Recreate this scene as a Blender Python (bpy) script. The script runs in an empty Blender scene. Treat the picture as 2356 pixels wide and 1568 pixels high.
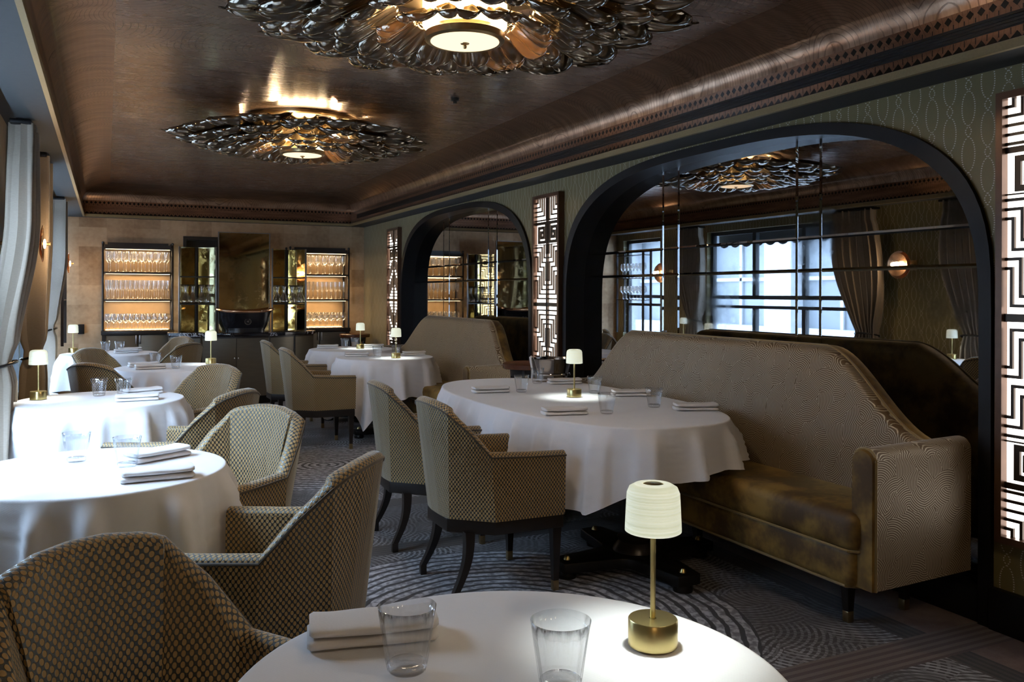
import bpy, bmesh, math, random
from math import sin, cos, pi, radians, sqrt, atan2, exp
from mathutils import Vector, Matrix
random.seed(7)
S = bpy.context.scene
COL = S.collection
# ------------------------------------------------------------------ camera
H = 1.36; FPX = 1961.0; YAW = radians(25.44); ROLL = radians(.188)
fw = Vector((sin(YAW), cos(YAW), 0)); r0 = Vector((cos(YAW), -sin(YAW), 0)); zz = Vector((0, 0, 1))
rt = r0*cos(ROLL) + zz*sin(ROLL); up = zz*cos(ROLL) - r0*sin(ROLL)
cd = bpy.data.cameras.new('camera'); cam = bpy.data.objects.new('camera', cd); COL.objects.link(cam)
cam.matrix_world = Matrix(((rt.x, up.x, -fw.x, 0), (rt.y, up.y, -fw.y, 0), (rt.z, up.z, -fw.z, H), (0, 0, 0, 1)))
cd.sensor_width = 36; cd.lens = 36*FPX/2356; cd.shift_y = -(784-674)/2356; cd.clip_start = .05
S.camera = cam
# ------------------------------------------------------------------ view and light
vs = S.view_settings; vs.view_transform = 'Standard'; vs.look = 'None'; vs.exposure = .92; vs.gamma = 1; vs.use_curve_mapping = False
W = bpy.data.worlds.new('sky'); S.world = W; W.use_nodes = True
bg = W.node_tree.nodes['Background']; bg.inputs[0].default_value = (.58, .76, 1.0, 1); bg.inputs[1].default_value = 21.0
WINDOWS = [(2.9, 4.98, .55, 2.2), (6.85, 9.45, .45, 2.2), (10.55, 11.55, .45, 2.2)]   # y0 y1 z0 z1 in the left wall
for (a, b, c, d) in WINDOWS:
    l = bpy.data.lights.new('window_portal', 'AREA'); l.shape = 'RECTANGLE'; l.size = d-c; l.size_y = b-a
    l.cycles.is_portal = True
    o = bpy.data.objects.new('window_portal', l); COL.objects.link(o)
    o.location = (-.80, (a+b)/2, (c+d)/2); o.rotation_euler = (0, radians(-90), 0)
def lamp(kind, loc, energy, color, size=.05, rot=None, name='bulb_light', spot=None, parent=None, blend=.5, sy=None):
    l = bpy.data.lights.new(name, kind); l.energy = energy; l.color = color
    if kind == 'AREA':
        l.size = size
        if sy: l.shape = 'RECTANGLE'; l.size_y = sy
    else: l.shadow_soft_size = size
    if spot: l.spot_size = radians(spot); l.spot_blend = blend
    o = bpy.data.objects.new(name, l); COL.objects.link(o); o.location = loc
    if rot: o.rotation_euler = rot
    if parent: o.parent = parent
    return o
WARM = (1.0, .66, .36); COOL = (.93, 1.0, .90)

# ------------------------------------------------------------------ material helpers
class G:
    def __init__(s, name):
        s.mat = bpy.data.materials.new(name); s.mat.use_nodes = True; s.t = s.mat.node_tree; s.t.nodes.clear()
        s.out = s.n('ShaderNodeOutputMaterial')
    def n(s, typ, **k):
        x = s.t.nodes.new(typ)
        for a, b in k.items(): setattr(x, a, b)
        return x
    def put(s, sock, v):
        if v is None: return
        if isinstance(v, bpy.types.NodeSocket): s.t.links.new(v, sock)
        elif isinstance(v, (tuple, list)):
            sock.default_value = (*v, 1) if len(v) == 3 and sock.type == 'RGBA' else v
        else: sock.default_value = v
    def m(s, op, a, b=None, c=None, clamp=False):
        x = s.n('ShaderNodeMath', operation=op, use_clamp=clamp); s.put(x.inputs[0], a)
        if b is not None: s.put(x.inputs[1], b)
        if c is not None: s.put(x.inputs[2], c)
        return x.outputs[0]
    def pos(s, kind='Object'):
        return s.n('ShaderNodeTexCoord').outputs[kind]
    def world(s): return s.n('ShaderNodeNewGeometry').outputs['Position']
    def xyz(s, v):
        x = s.n('ShaderNodeSeparateXYZ'); s.put(x.inputs[0], v); return x.outputs
    def comb(s, a, b, c):
        x = s.n('ShaderNodeCombineXYZ')
        for i, v in enumerate((a, b, c)): s.put(x.inputs[i], v)
        return x.outputs[0]
    def scale(s, v, sc):
        x = s.n('ShaderNodeMapping'); s.put(x.inputs[0], v); x.inputs['Scale'].default_value = sc; return x.outputs[0]
    def noise(s, v, sc, det=3, rough=.5, color=False):
        x = s.n('ShaderNodeTexNoise'); s.put(x.inputs['Vector'], v); x.inputs['Scale'].default_value = sc
        x.inputs['Detail'].default_value = det; x.inputs['Roughness'].default_value = rough
        return x.outputs['Color' if color else 'Fac']
    def vor(s, v, sc, out='Distance', dims='3D', rnd=1.0, feat='F1'):
        x = s.n('ShaderNodeTexVoronoi', voronoi_dimensions=dims, feature=feat); s.put(x.inputs['Vector'], v)
        x.inputs['Scale'].default_value = sc; x.inputs['Randomness'].default_value = rnd
        return x.outputs[out]
    def ramp(s, f, pts):
        x = s.n('ShaderNodeValToRGB'); s.put(x.inputs[0], f); e = x.color_ramp.elements
        while len(e) < len(pts): e.new(.5)
        for i, (p, c) in enumerate(pts): e[i].position = p; e[i].color = (*c, 1)
        return x.outputs[0]
    def mix(s, f, a, b):
        x = s.n('ShaderNodeMix', data_type='RGBA'); s.put(x.inputs[0], f); s.put(x.inputs[6], a); s.put(x.inputs[7], b); return x.outputs[2]
    def bump(s, h, st=.3, d=.005):
        x = s.n('ShaderNodeBump'); s.put(x.inputs['Height'], h); x.inputs['Strength'].default_value = st; x.inputs['Distance'].default_value = d
        return x.outputs[0]
    def bsdf(s, col=(.5, .5, .5), rough=.5, metal=0, normal=None, **k):
        x = s.n('ShaderNodeBsdfPrincipled'); s.put(x.inputs['Base Color'], col); s.put(x.inputs['Roughness'], rough); s.put(x.inputs['Metallic'], metal)
        if normal is not None: s.put(x.inputs['Normal'], normal)
        for a, b in k.items():
            s.put(x.inputs[a.replace('_', ' ')], b)
        s.sh = x.outputs[0]; s.t.links.new(s.sh, s.out.inputs[0]); return x
    def smooth(s, v, a, b):      # 0 below a, 1 above b
        x = s.n('ShaderNodeMapRange', interpolation_type='SMOOTHSTEP'); s.put(x.inputs[0], v); s.put(x.inputs[1], a); s.put(x.inputs[2], b); return x.outputs[0]
def plain(name, col, rough=.5, metal=0, var=.12, sc=30, bump=0, **k):
    g = G(name); p = g.pos()
    f = g.noise(p, sc, 4)
    lo = tuple(c*(1-var) for c in col); hi = tuple(min(1, c*(1+var)) for c in col)
    g.bsdf(g.mix(f, lo, hi), rough, metal, g.bump(f, bump, .002) if bump else None, **k)
    return g.mat
def emis(name, col, st):
    g = G(name); e = g.n('ShaderNodeEmission'); g.put(e.inputs[0], col); e.inputs[1].default_value = st; g.t.links.new(e.outputs[0], g.out.inputs[0]); return g.mat
M = {}
M['black_wood'] = plain('black_wood', (.016, .012, .010), .32, 0, .4, 12)
M['arch_paint'] = plain('arch_paint', (.0065, .006, .0065), .45, 0, .3, 20, Specular_IOR_Level=.25)
M['brass'] = plain('brass', (.62, .50, .22), .28, 1, .06, 60)
M['antique_brass'] = plain('antique_brass', (.45, .33, .17), .3, 1, .2, 30)
M['steel'] = plain('steel', (.72, .70, .67), .07, 1, .04, 20)
M['copper'] = plain('copper', (.85, .50, .30), .22, 1, .06, 20)
M['tub_black'] = plain('tub_black', (.008, .009, .013), .25, 0, .2, 10)
M['napkin'] = plain('napkin', (.74, .72, .71), .85, 0, .03, 200, .15)
M['black_metal'] = plain('black_metal', (.02, .019, .018), .35, .6, .2, 30)
M['dark_red_wood'] = plain('dark_red_wood', (.10, .034, .014), .25, 0, .35, 18)
M['pewter'] = plain('pewter', (.30, .30, .31), .3, 1, .1, 20)
M['stone'] = plain('stone', (.21, .22, .235), .8, 0, .15, 2)
M['stone_dark'] = plain('stone_dark', (.06, .07, .08), .5, 0, .15, 3)
M['awning'] = plain('awning', (.03, .032, .036), .8, 0, .2, 8)
M['window_frame'] = plain('window_frame', (.035, .04, .045), .4, 0, .1, 20)
M['street'] = plain('street', (.28, .28, .29), .8, 0, .2, 3)
M['white_glow'] = emis('white_glow', (1.0, .95, .90), 2.6)
M['bulb_glow'] = emis('bulb_glow', (1.0, .74, .42), 14.0)
M['led_glow'] = emis('led_glow', (1.0, .74, .42), 5.0)
M['green_led'] = emis('green_led', (.1, 1, .2), 4)

def thin_glass(name, tint=(.96, .97, .97), ior=1.45, edge=(.45, .47, .48), boost=1.0, base=.045, rough=.02):
    g = G(name)
    lw = g.n('ShaderNodeLayerWeight'); lw.inputs[0].default_value = .5
    tr = g.n('ShaderNodeBsdfTransparent'); gl = g.n('ShaderNodeBsdfGlossy'); gl.inputs['Roughness'].default_value = rough
    f2 = g.m('POWER', lw.outputs['Facing'], 6.0)
    g.put(tr.inputs[0], g.mix(f2, tint, edge))
    fr = g.m('ADD', base, g.m('MULTIPLY', .9, g.m('POWER', lw.outputs['Facing'], 4.5)))
    mx = g.n('ShaderNodeMixShader'); g.put(mx.inputs[0], g.m('MULTIPLY', fr, boost, clamp=True))
    g.t.links.new(tr.outputs[0], mx.inputs[1]); g.t.links.new(gl.outputs[0], mx.inputs[2]); g.t.links.new(mx.outputs[0], g.out.inputs[0])
    return g.mat
M['glass'] = thin_glass('drinking_glass', (.975, .98, .985), 1.5, (.62, .65, .68), 1.0, .09)
M['pane'] = thin_glass('window_glass', (.95, .97, .98), 1.45, (.7, .75, .78), .8)
M['shelf_glass'] = thin_glass('stemware_glass', (.97, .97, .96), 1.5, (.55, .50, .42), 1.3, .24, .18)

def mat_velour():                      # honeycomb cut velvet: gold ovals on a dark net
    g = G('honeycomb_velvet'); uv = g.xyz(g.pos('UV'))
    u = g.m('DIVIDE', uv[0], .0155); v = g.m('DIVIDE', uv[1], .0210)
    ds = []
    for o in (0, .5):
        a = g.m('SUBTRACT', g.m('FRACT', g.m('ADD', u, o)), .5); b = g.m('SUBTRACT', g.m('FRACT', g.m('ADD', v, o)), .5)
        a = g.m('MULTIPLY', a, 1.25); b = g.m('MULTIPLY', b, 1.15)
        ds.append(g.m('SQRT', g.m('ADD', g.m('MULTIPLY', a, a), g.m('MULTIPLY', b, b))))
    d = g.m('MINIMUM', ds[0], ds[1])
    dot = g.smooth(d, .385, .31)
    nz = g.noise(g.pos(), 5, 3)
    gold = g.mix(nz, (.36, .225, .080), (.47, .31, .120))
    col = g.mix(dot, (.085, .088, .082), gold)
    n = g.bump(g.m('ADD', dot, g.m('MULTIPLY', g.noise(g.pos(), 400, 2), .2)), .7, .004)
    g.bsdf(col, g.m('ADD', .42, g.m('MULTIPLY', dot, .33)), g.m('MULTIPLY', g.m('SUBTRACT', 1, dot), .93), n, Sheen_Weight=.62, Sheen_Roughness=.38, Sheen_Tint=(.84, .96, 1.0))
    return g.mat
M['velour'] = mat_velour()
M['welt'] = plain('welt', (.05, .036, .018), .8, 0, .2, 60, Sheen_Weight=.4)

def flat(g, p, mode):
    x = g.xyz(p); s = g.m('ADD', x[0], x[1])
    return g.comb(x[0], x[1], 0) if mode == 'xy' else g.comb(s, x[2], 0)
def arcs(g, p, sc, freq, mode='xy', warp=.0):      # fans of concentric arcs that butt against each other
    p = flat(g, p, mode)
    if warp: 
        v = g.n('ShaderNodeVectorMath', operation='MULTIPLY_ADD'); g.put(v.inputs[0], g.noise(p, 2.0, 1, color=True)); v.inputs[1].default_value = (warp,)*3; g.put(v.inputs[2], p); p = v.outputs[0]
    x = g.n('ShaderNodeTexVoronoi', voronoi_dimensions='2D'); g.put(x.inputs['Vector'], p); x.inputs['Scale'].default_value = sc
    cc = g.xyz(x.outputs['Color'])
    c = g.n('ShaderNodeVectorMath', operation='SUBTRACT'); g.put(c.inputs[0], g.comb(cc[0], cc[1], .5)); c.inputs[1].default_value = (.5, .5, .5)
    nn = g.n('ShaderNodeVectorMath', operation='NORMALIZE'); g.put(nn.inputs[0], c.outputs[0])
    k = g.n('ShaderNodeVectorMath', operation='MULTIPLY_ADD'); g.put(k.inputs[0], nn.outputs[0]); k.inputs[1].default_value = (.85/sc,)*3; g.put(k.inputs[2], x.outputs['Position'])
    dd = g.n('ShaderNodeVectorMath', operation='DISTANCE'); g.put(dd.inputs[0], p); g.put(dd.inputs[1], k.outputs[0])
    return g.m('SINE', g.m('MULTIPLY', dd.outputs['Value'], freq))
def mat_brocade():
    g = G('fan_brocade'); p = g.pos()
    a = arcs(g, p, 12, 2*pi/.0088, 'sz')
    ln = g.smooth(a, .35, .8)
    nz = g.noise(p, 3, 3)
    col = g.mix(ln, g.mix(nz, (.080, .046, .016), (.12, .072, .026)), (.42, .355, .25))
    g.bsdf(col, g.m('SUBTRACT', .62, g.m('MULTIPLY', ln, .25)), g.m('MULTIPLY', ln, .3), g.bump(ln, .35, .003), Sheen_Weight=.35, Sheen_Roughness=.4, Sheen_Tint=(.9, .88, .82))
    return g.mat
M['brocade'] = mat_brocade()
def mat_velvet(name, lo, hi):
    g = G(name); p = g.pos(); f = g.noise(p, 5.5, 4, .62); f = g.smooth(f, .36, .66)
    g.bsdf(g.mix(f, lo, hi), .6, 0, g.bump(g.noise(p, 300, 2), .1, .001), Sheen_Weight=.5, Sheen_Roughness=.3, Sheen_Tint=(.95, .75, .35))
    return g.mat
M['velvet'] = mat_velvet('olive_velvet', (.070, .036, .007), (.27, .165, .034))
M['velvet_pipe'] = plain('velvet_pipe', (.20, .13, .03), .6, 0, .2, 30, Sheen_Weight=.6)
def mat_curtain():
    g = G('curtain_cloth'); p = g.pos(); f = g.noise(g.scale(p, (60, 60, 400)), 1, 2)
    g.bsdf(g.mix(f, (.21, .17, .13), (.30, .25, .195)), .65, 0, g.bump(f, .1, .001), Sheen_Weight=.5, Sheen_Roughness=.3, Sheen_Tint=(.8, .86, .86))
    return g.mat
M['curtain'] = mat_curtain()
def mat_linen():
    g = G('white_linen'); p = g.pos(); x = g.xyz(p)
    w = g.m('MULTIPLY', g.m('SINE', g.m('MULTIPLY', g.m('ADD', x[0], x[1]), 1400)), g.m('SINE', g.m('MULTIPLY', x[2], 1400)))
    cr = g.noise(p, 7, 3, .5)
    g.bsdf(g.mix(cr, (.73, .735, .765), (.80, .80, .825)), .8, 0, g.bump(g.m('ADD', cr, g.m('MULTIPLY', w, .02)), .35, .012), Sheen_Weight=.2)
    return g.mat
M['linen'] = mat_linen()

def mat_wallpaper():
    g = G('dotted_wallpaper'); p = g.xyz(g.world()); y, z = p[1], p[2]
    cw = .088
    c = g.m('DIVIDE', y, cw); k = g.m('FLOOR', c); fy = g.m('MULTIPLY', g.m('SUBTRACT', g.m('FRACT', c), .5), cw)
    odd = g.m('MODULO', g.m('ABSOLUTE', k), 2)
    T = .195; ph = g.m('FRACT', g.m('ADD', g.m('DIVIDE', z, T), g.m('MULTIPLY', odd, .5)))
    q = g.m('MULTIPLY', g.m('ABSOLUTE', g.m('SUBTRACT', ph, .5)), 2)      # 0 centre of ellipse .. 1
    big = g.m('MULTIPLY', g.m('SQRT', g.m('MAXIMUM', g.m('SUBTRACT', 1, g.m('POWER', g.m('DIVIDE', q, .74), 2)), 0)), .030)
    sm = g.m('MULTIPLY', g.m('SUBTRACT', 1, g.m('DIVIDE', g.m('ABSOLUTE', g.m('SUBTRACT', q, .87)), .13)), .0)
    dia = g.m('MULTIPLY', g.m('SMOOTH_MIN', g.m('MAXIMUM', g.m('SUBTRACT', q, .74), 0), .2, .01), .065)
    w = g.m('ADD', g.m('ADD', big, dia), sm)
    e = g.m('ABSOLUTE', g.m('SUBTRACT', g.m('ABSOLUTE', fy), w))
    ln = g.smooth(e, .0036, .0018)
    dots = g.smooth(g.m('SINE', g.m('MULTIPLY', z, 2*pi/.0095)), -.15, .35)
    msk = g.m('MULTIPLY', ln, dots)
    nz = g.noise(g.world(), 9, 3); fine = g.noise(g.world(), 500, 1)
    base = g.mix(nz, (.140, .112, .034), (.185, .150, .050))
    g.bsdf(g.mix(msk, base, (.62, .60, .52)), .5, 0, g.bump(fine, .15, .001), Sheen_Weight=.25)
    return g.mat
M['wallpaper'] = mat_wallpaper()
def mat_gold_wall():
    g = G('gold_leaf_wall'); p = g.world(); x = g.xyz(p)
    n1 = g.noise(p, 1.6, 5, .6); n2 = g.noise(p, 22, 4)
    bx = g.m('FLOOR', g.m('DIVIDE', x[0], .31)); bz = g.m('FLOOR', g.m('DIVIDE', x[2], .24))
    wn = g.n('ShaderNodeTexWhiteNoise', noise_dimensions='2D'); g.put(wn.inputs['Vector'], g.comb(bx, bz, 0))
    f = g.m('ADD', g.m('MULTIPLY', n1, .6), g.m('ADD', g.m('MULTIPLY', n2, .22), g.m('MULTIPLY', wn.outputs[0], .2)))
    g.bsdf(g.ramp(f, [(.3, (.30, .185, .10)), (.5, (.50, .345, .205)), (.75, (.68, .50, .32))]), .42, .45, g.bump(n2, .08, .002))
    return g.mat
M['gold_wall'] = mat_gold_wall()
def mat_ceiling():
    g = G('lacquered_ceiling'); p = g.world()
    gr = g.noise(g.scale(p, (4, 26, 3)), 1, 6, .7); big = g.noise(p, .9, 3)
    ln = g.m('ABSOLUTE', arcs(g, p, 2.6, pi/.034)); ln = g.smooth(ln, .26, .10)
    f = g.m('ADD', g.m('MULTIPLY', gr, .6), g.m('MULTIPLY', big, .4))
    col = g.ramp(f, [(.25, (.20, .130, .092)), (.55, (.29, .195, .140)), (.85, (.40, .28, .20))])
    col = g.mix(g.m('MULTIPLY', ln, .9), col, (.010, .007, .005))
    g.bsdf(col, g.m('ADD', .24, g.m('MULTIPLY', gr, .06)), .60, g.bump(g.m('ADD', g.m('MULTIPLY', gr, .12), ln), .10, .003), Coat_Weight=.25, Coat_Roughness=.12)
    return g.mat
M['ceiling'] = mat_ceiling()
def mat_cove():
    g = G('copper_cove'); p = g.world(); gr = g.noise(g.scale(p, (3, 14, 3)), 1, 5, .65)
    ln = g.smooth(g.m('ABSOLUTE', arcs(g, p, 4.0, pi/.020)), .34, .12)
    col = g.ramp(gr, [(.3, (.20, .12, .075)), (.7, (.46, .30, .20))])
    g.bsdf(g.mix(g.m('MULTIPLY', ln, .5), col, (.02, .013, .009)), g.m('ADD', .24, g.m('MULTIPLY', gr, .12)), .85, g.bump(ln, .15, .002))
    return g.mat
M['cove'] = mat_cove()
def mat_cornice():       # copper band with teeth, louvre lines and a row of diamonds; runs along x+y
    g = G('copper_cornice'); p = g.world(); x = g.xyz(p); z = x[2]; s = g.m('ADD', x[0], x[1])
    def between(a, b): return g.m('MULTIPLY', g.m('GREATER_THAN', z, a), g.m('LESS_THAN', z, b))
    def fr(per, off=0): return g.m('ABSOLUTE', g.m('SUBTRACT', g.m('FRACT', g.m('ADD', g.m('DIVIDE', s, per), off)), .5))
    t = g.m('DIVIDE', g.m('SUBTRACT', z, 2.318), .040)                 # teeth, narrow at the foot
    tooth = g.m('MULTIPLY', between(2.318, 2.36), g.m('LESS_THAN', fr(.048), g.m('MULTIPLY', g.m('SUBTRACT', 1.0, g.m('MULTIPLY', t, 1.5)), .5)))
    slit = g.m('MULTIPLY', between(2.335, 2.36), g.m('GREATER_THAN', fr(.048), .46))
    dm = g.m('MULTIPLY', between(2.435, 2.475), g.m('LESS_THAN', g.m('ADD', fr(.048), g.m('DIVIDE', g.m('ABSOLUTE', g.m('SUBTRACT', z, 2.455)), .05)), .36))
    dm2 = g.m('MULTIPLY', between(2.42, 2.438), g.m('GREATER_THAN', fr(.048), .45))
    dark = g.m('MAXIMUM', g.m('MAXIMUM', tooth, slit), g.m('MAXIMUM', dm, dm2))
    gr = g.noise(g.scale(p, (3, 3, 30)), 1, 4); ln = g.smooth(g.m('ABSOLUTE', arcs(g, p, 3.2, pi/.022, 'sz')), .22, .06)
    col = g.ramp(gr, [(.3, (.15, .072, .040)), (.7, (.28, .145, .080))])
    col = g.mix(g.m('MULTIPLY', ln, .5), col, (.02, .012, .008)); col = g.mix(dark, col, (.010, .007, .005))
    g.bsdf(col, .30, .65, g.bump(dark, -.4, .004), Coat_Weight=.2, Coat_Roughness=.15)
    return g.mat
M['cornice'] = mat_cornice()
M['ochre'] = plain('ochre', (.25, .185, .085), .5, .2, .2, 90)
M['soffit'] = plain('soffit', (.045, .048, .048), .8, 0, .12, 40)
def mat_mirror(name, base, blot, sc=2.2, amt=.75, r0=.015, r1=.22):
    g = G(name); p = g.world()
    n = g.noise(p, sc, 7, .72); f = g.smooth(n, .50, .72)
    n2 = g.smooth(g.noise(p, sc*9, 6, .8), .58, .72); f = g.m('MAXIMUM', g.m('MULTIPLY', f, amt), g.m('MULTIPLY', n2, g.m('MULTIPLY', g.smooth(n, .46, .6), .9)))
    g.bsdf(g.mix(f, base, blot), g.m('ADD', r0, g.m('MULTIPLY', f, r1)), 1)
    return g.mat
M['mirror'] = mat_mirror('antique_mirror', (.44, .45, .47), (.10, .10, .10), 2.2, .5, .012, .10)
M['gold_mirror'] = mat_mirror('gold_antique_mirror', (.86, .72, .38), (.30, .22, .09), 5, .7, .03, .35)
def mat_petal():
    g = G('smoked_petal_glass'); p = g.pos(); n = g.noise(p, 6, 2)
    b = g.bsdf(g.mix(n, (.20, .175, .14), (.36, .32, .26)), .05, .95)
    t = g.n('ShaderNodeBsdfTranslucent'); g.put(t.inputs[0], (.95, .66, .38)); mx = g.n('ShaderNodeMixShader'); mx.inputs[0].default_value = .13
    g.t.links.new(b.outputs[0], mx.inputs[1]); g.t.links.new(t.outputs[0], mx.inputs[2]); g.t.links.new(mx.outputs[0], g.out.inputs[0])
    return g.mat
M['petal'] = mat_petal()
def mat_marble():
    g = G('black_marble'); p = g.pos(); n = g.noise(p, 6, 8, .7); v = g.m('ABSOLUTE', g.m('SUBTRACT', n, .5)); f = g.smooth(v, .03, .005); k = g.smooth(g.noise(p, 3, 2), .45, .62)
    g.bsdf(g.mix(g.m('MULTIPLY', f, k), (.012, .012, .017), (.55, .55, .6)), .12)
    return g.mat
M['marble'] = mat_marble()
def mat_panel():
    g = G('bronze_cabinet_panel'); p = g.pos(); n = g.noise(g.scale(p, (8, 8, 60)), 1, 4); b = g.noise(p, 2, 3)
    g.bsdf(g.mix(g.m('ADD', g.m('MULTIPLY', n, .4), g.m('MULTIPLY', b, .6)), (.10, .088, .068), (.19, .165, .125)), .42, .55)
    return g.mat
M['panel'] = mat_panel()
def mat_shade():
    g = G('lit_porcelain_shade'); p = g.xyz(g.pos()); z = p[2]
    n = g.n('ShaderNodeTexNoise', noise_dimensions='1D'); g.put(n.inputs['W'], g.m('MULTIPLY', z, 1.0)); n.inputs['Scale'].default_value = 260; n.inputs['Detail'].default_value = 4
    top = g.smooth(z, .262, .280)
    col = g.mix(g.smooth(n.outputs['Fac'], .35, .65), (.66, .71, .52), (.84, .88, .70))
    b = g.bsdf((.80, .82, .72), .45, 0, g.bump(n.outputs['Fac'], .5, .003)); g.put(b.inputs['Emission Color'], col)
    g.put(b.inputs['Emission Strength'], .36)
    return g.mat
M['shade'] = mat_shade()
def mat_carpet():
    g = G('patterned_carpet'); p = g.world(); x = g.xyz(p); X, Y = x[0], x[1]
    fine = g.noise(p, 260, 2); mid = g.noise(p, 2.3, 3)
    wv = g.noise(p, 7, 2)
    # fans of arcs
    a = arcs(g, p, 4.2, 2*pi/.027); a2 = arcs(g, g.scale(p, (1, 1, 1)), 6.3, 2*pi/.035)
    dash = g.smooth(g.m('SINE', g.m('MULTIPLY', g.m('ADD', X, g.m('MULTIPLY', Y, .6)), 230)), -.5, .2)
    la = g.m('MULTIPLY', g.smooth(a, -.05, .45), g.m('ADD', .45, g.m('MULTIPLY', dash, .55))); lb = g.m('MULTIPLY', g.smooth(a2, .2, .7), .35)
    bright = g.smooth(g.noise(p, 1.7, 2), .42, .60)
    fan = g.m('MULTIPLY', g.m('MAXIMUM', la, lb), g.m('ADD', .30, g.m('MULTIPLY', bright, .7)))
    ground = g.mix(mid, (.022, .018, .018), (.052, .042, .040))
    col = g.mix(fan, ground, (.42, .41, .43))
    # medallions
    def med(cx, cy, R, k, col):
        dx = g.m('SUBTRACT', X, cx); dy = g.m('SUBTRACT', Y, cy)
        d = g.m('SQRT', g.m('ADD', g.m('MULTIPLY', dx, dx), g.m('MULTIPLY', dy, dy)))
        d2 = g.m('ADD', d, g.m('MULTIPLY', g.m('SUBTRACT', wv, .5), .05))
        r = g.smooth(g.m('SINE', g.m('MULTIPLY', d2, k)), -.55, -.25)
        c = g.mix(r, (.016, .014, .015), g.mix(g.smooth(g.noise(p, 30, 3), .4, .6), (.20, .195, .21), (.54, .53, .57)))
        return g.mix(g.m('LESS_THAN', d, R), col, c)
    col = med(1.50, 3.17, 1.0, 112, col)
    col = med(1.555, 6.72, .88, 105, col)
    col = med(1.5, 10.3, .9, 90, col)
    # flat border outside the long band
    side = g.m('GREATER_THAN', X, 2.97)
    col = g.mix(side, col, g.mix(g.smooth(g.noise(p, 4, 5, .7), .35, .65), (.12, .062, .048), (.20, .135, .115)))
    def band(v, c, w, cA, cB, fr, col):
        d = g.m('ABSOLUTE', g.m('SUBTRACT', v, c)); s = g.smooth(g.m('SINE', g.m('MULTIPLY', g.m('SUBTRACT', v, c), fr)), -.2, .2)
        return g.mix(g.m('LESS_THAN', d, w), col, g.mix(s, cA, cB))
    col = band(X, 2.915, .065, (.014, .011, .010), (.045, .034, .028), 190, col)
    col = band(Y, 4.36, .085, (.020, .017, .015), (.060, .050, .042), 190, col)
    col = band(Y, 5.32, .10, (.030, .024, .020), (.075, .060, .050), 190, col)
    col = band(Y, 2.28, .095, (.075, .045, .038), (.150, .110, .098), 160, col)
    col = band(Y, 8.5, .085, (.020, .017, .015), (.060, .050, .042), 190, col)
    col = g.mix(g.m('MULTIPLY', fine, .35), col, (.02, .018, .018))
    g.bsdf(col, .95, 0, g.bump(fine, .5, .004), Sheen_Weight=.15)
    return g.mat
M['carpet'] = mat_carpet()

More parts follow.
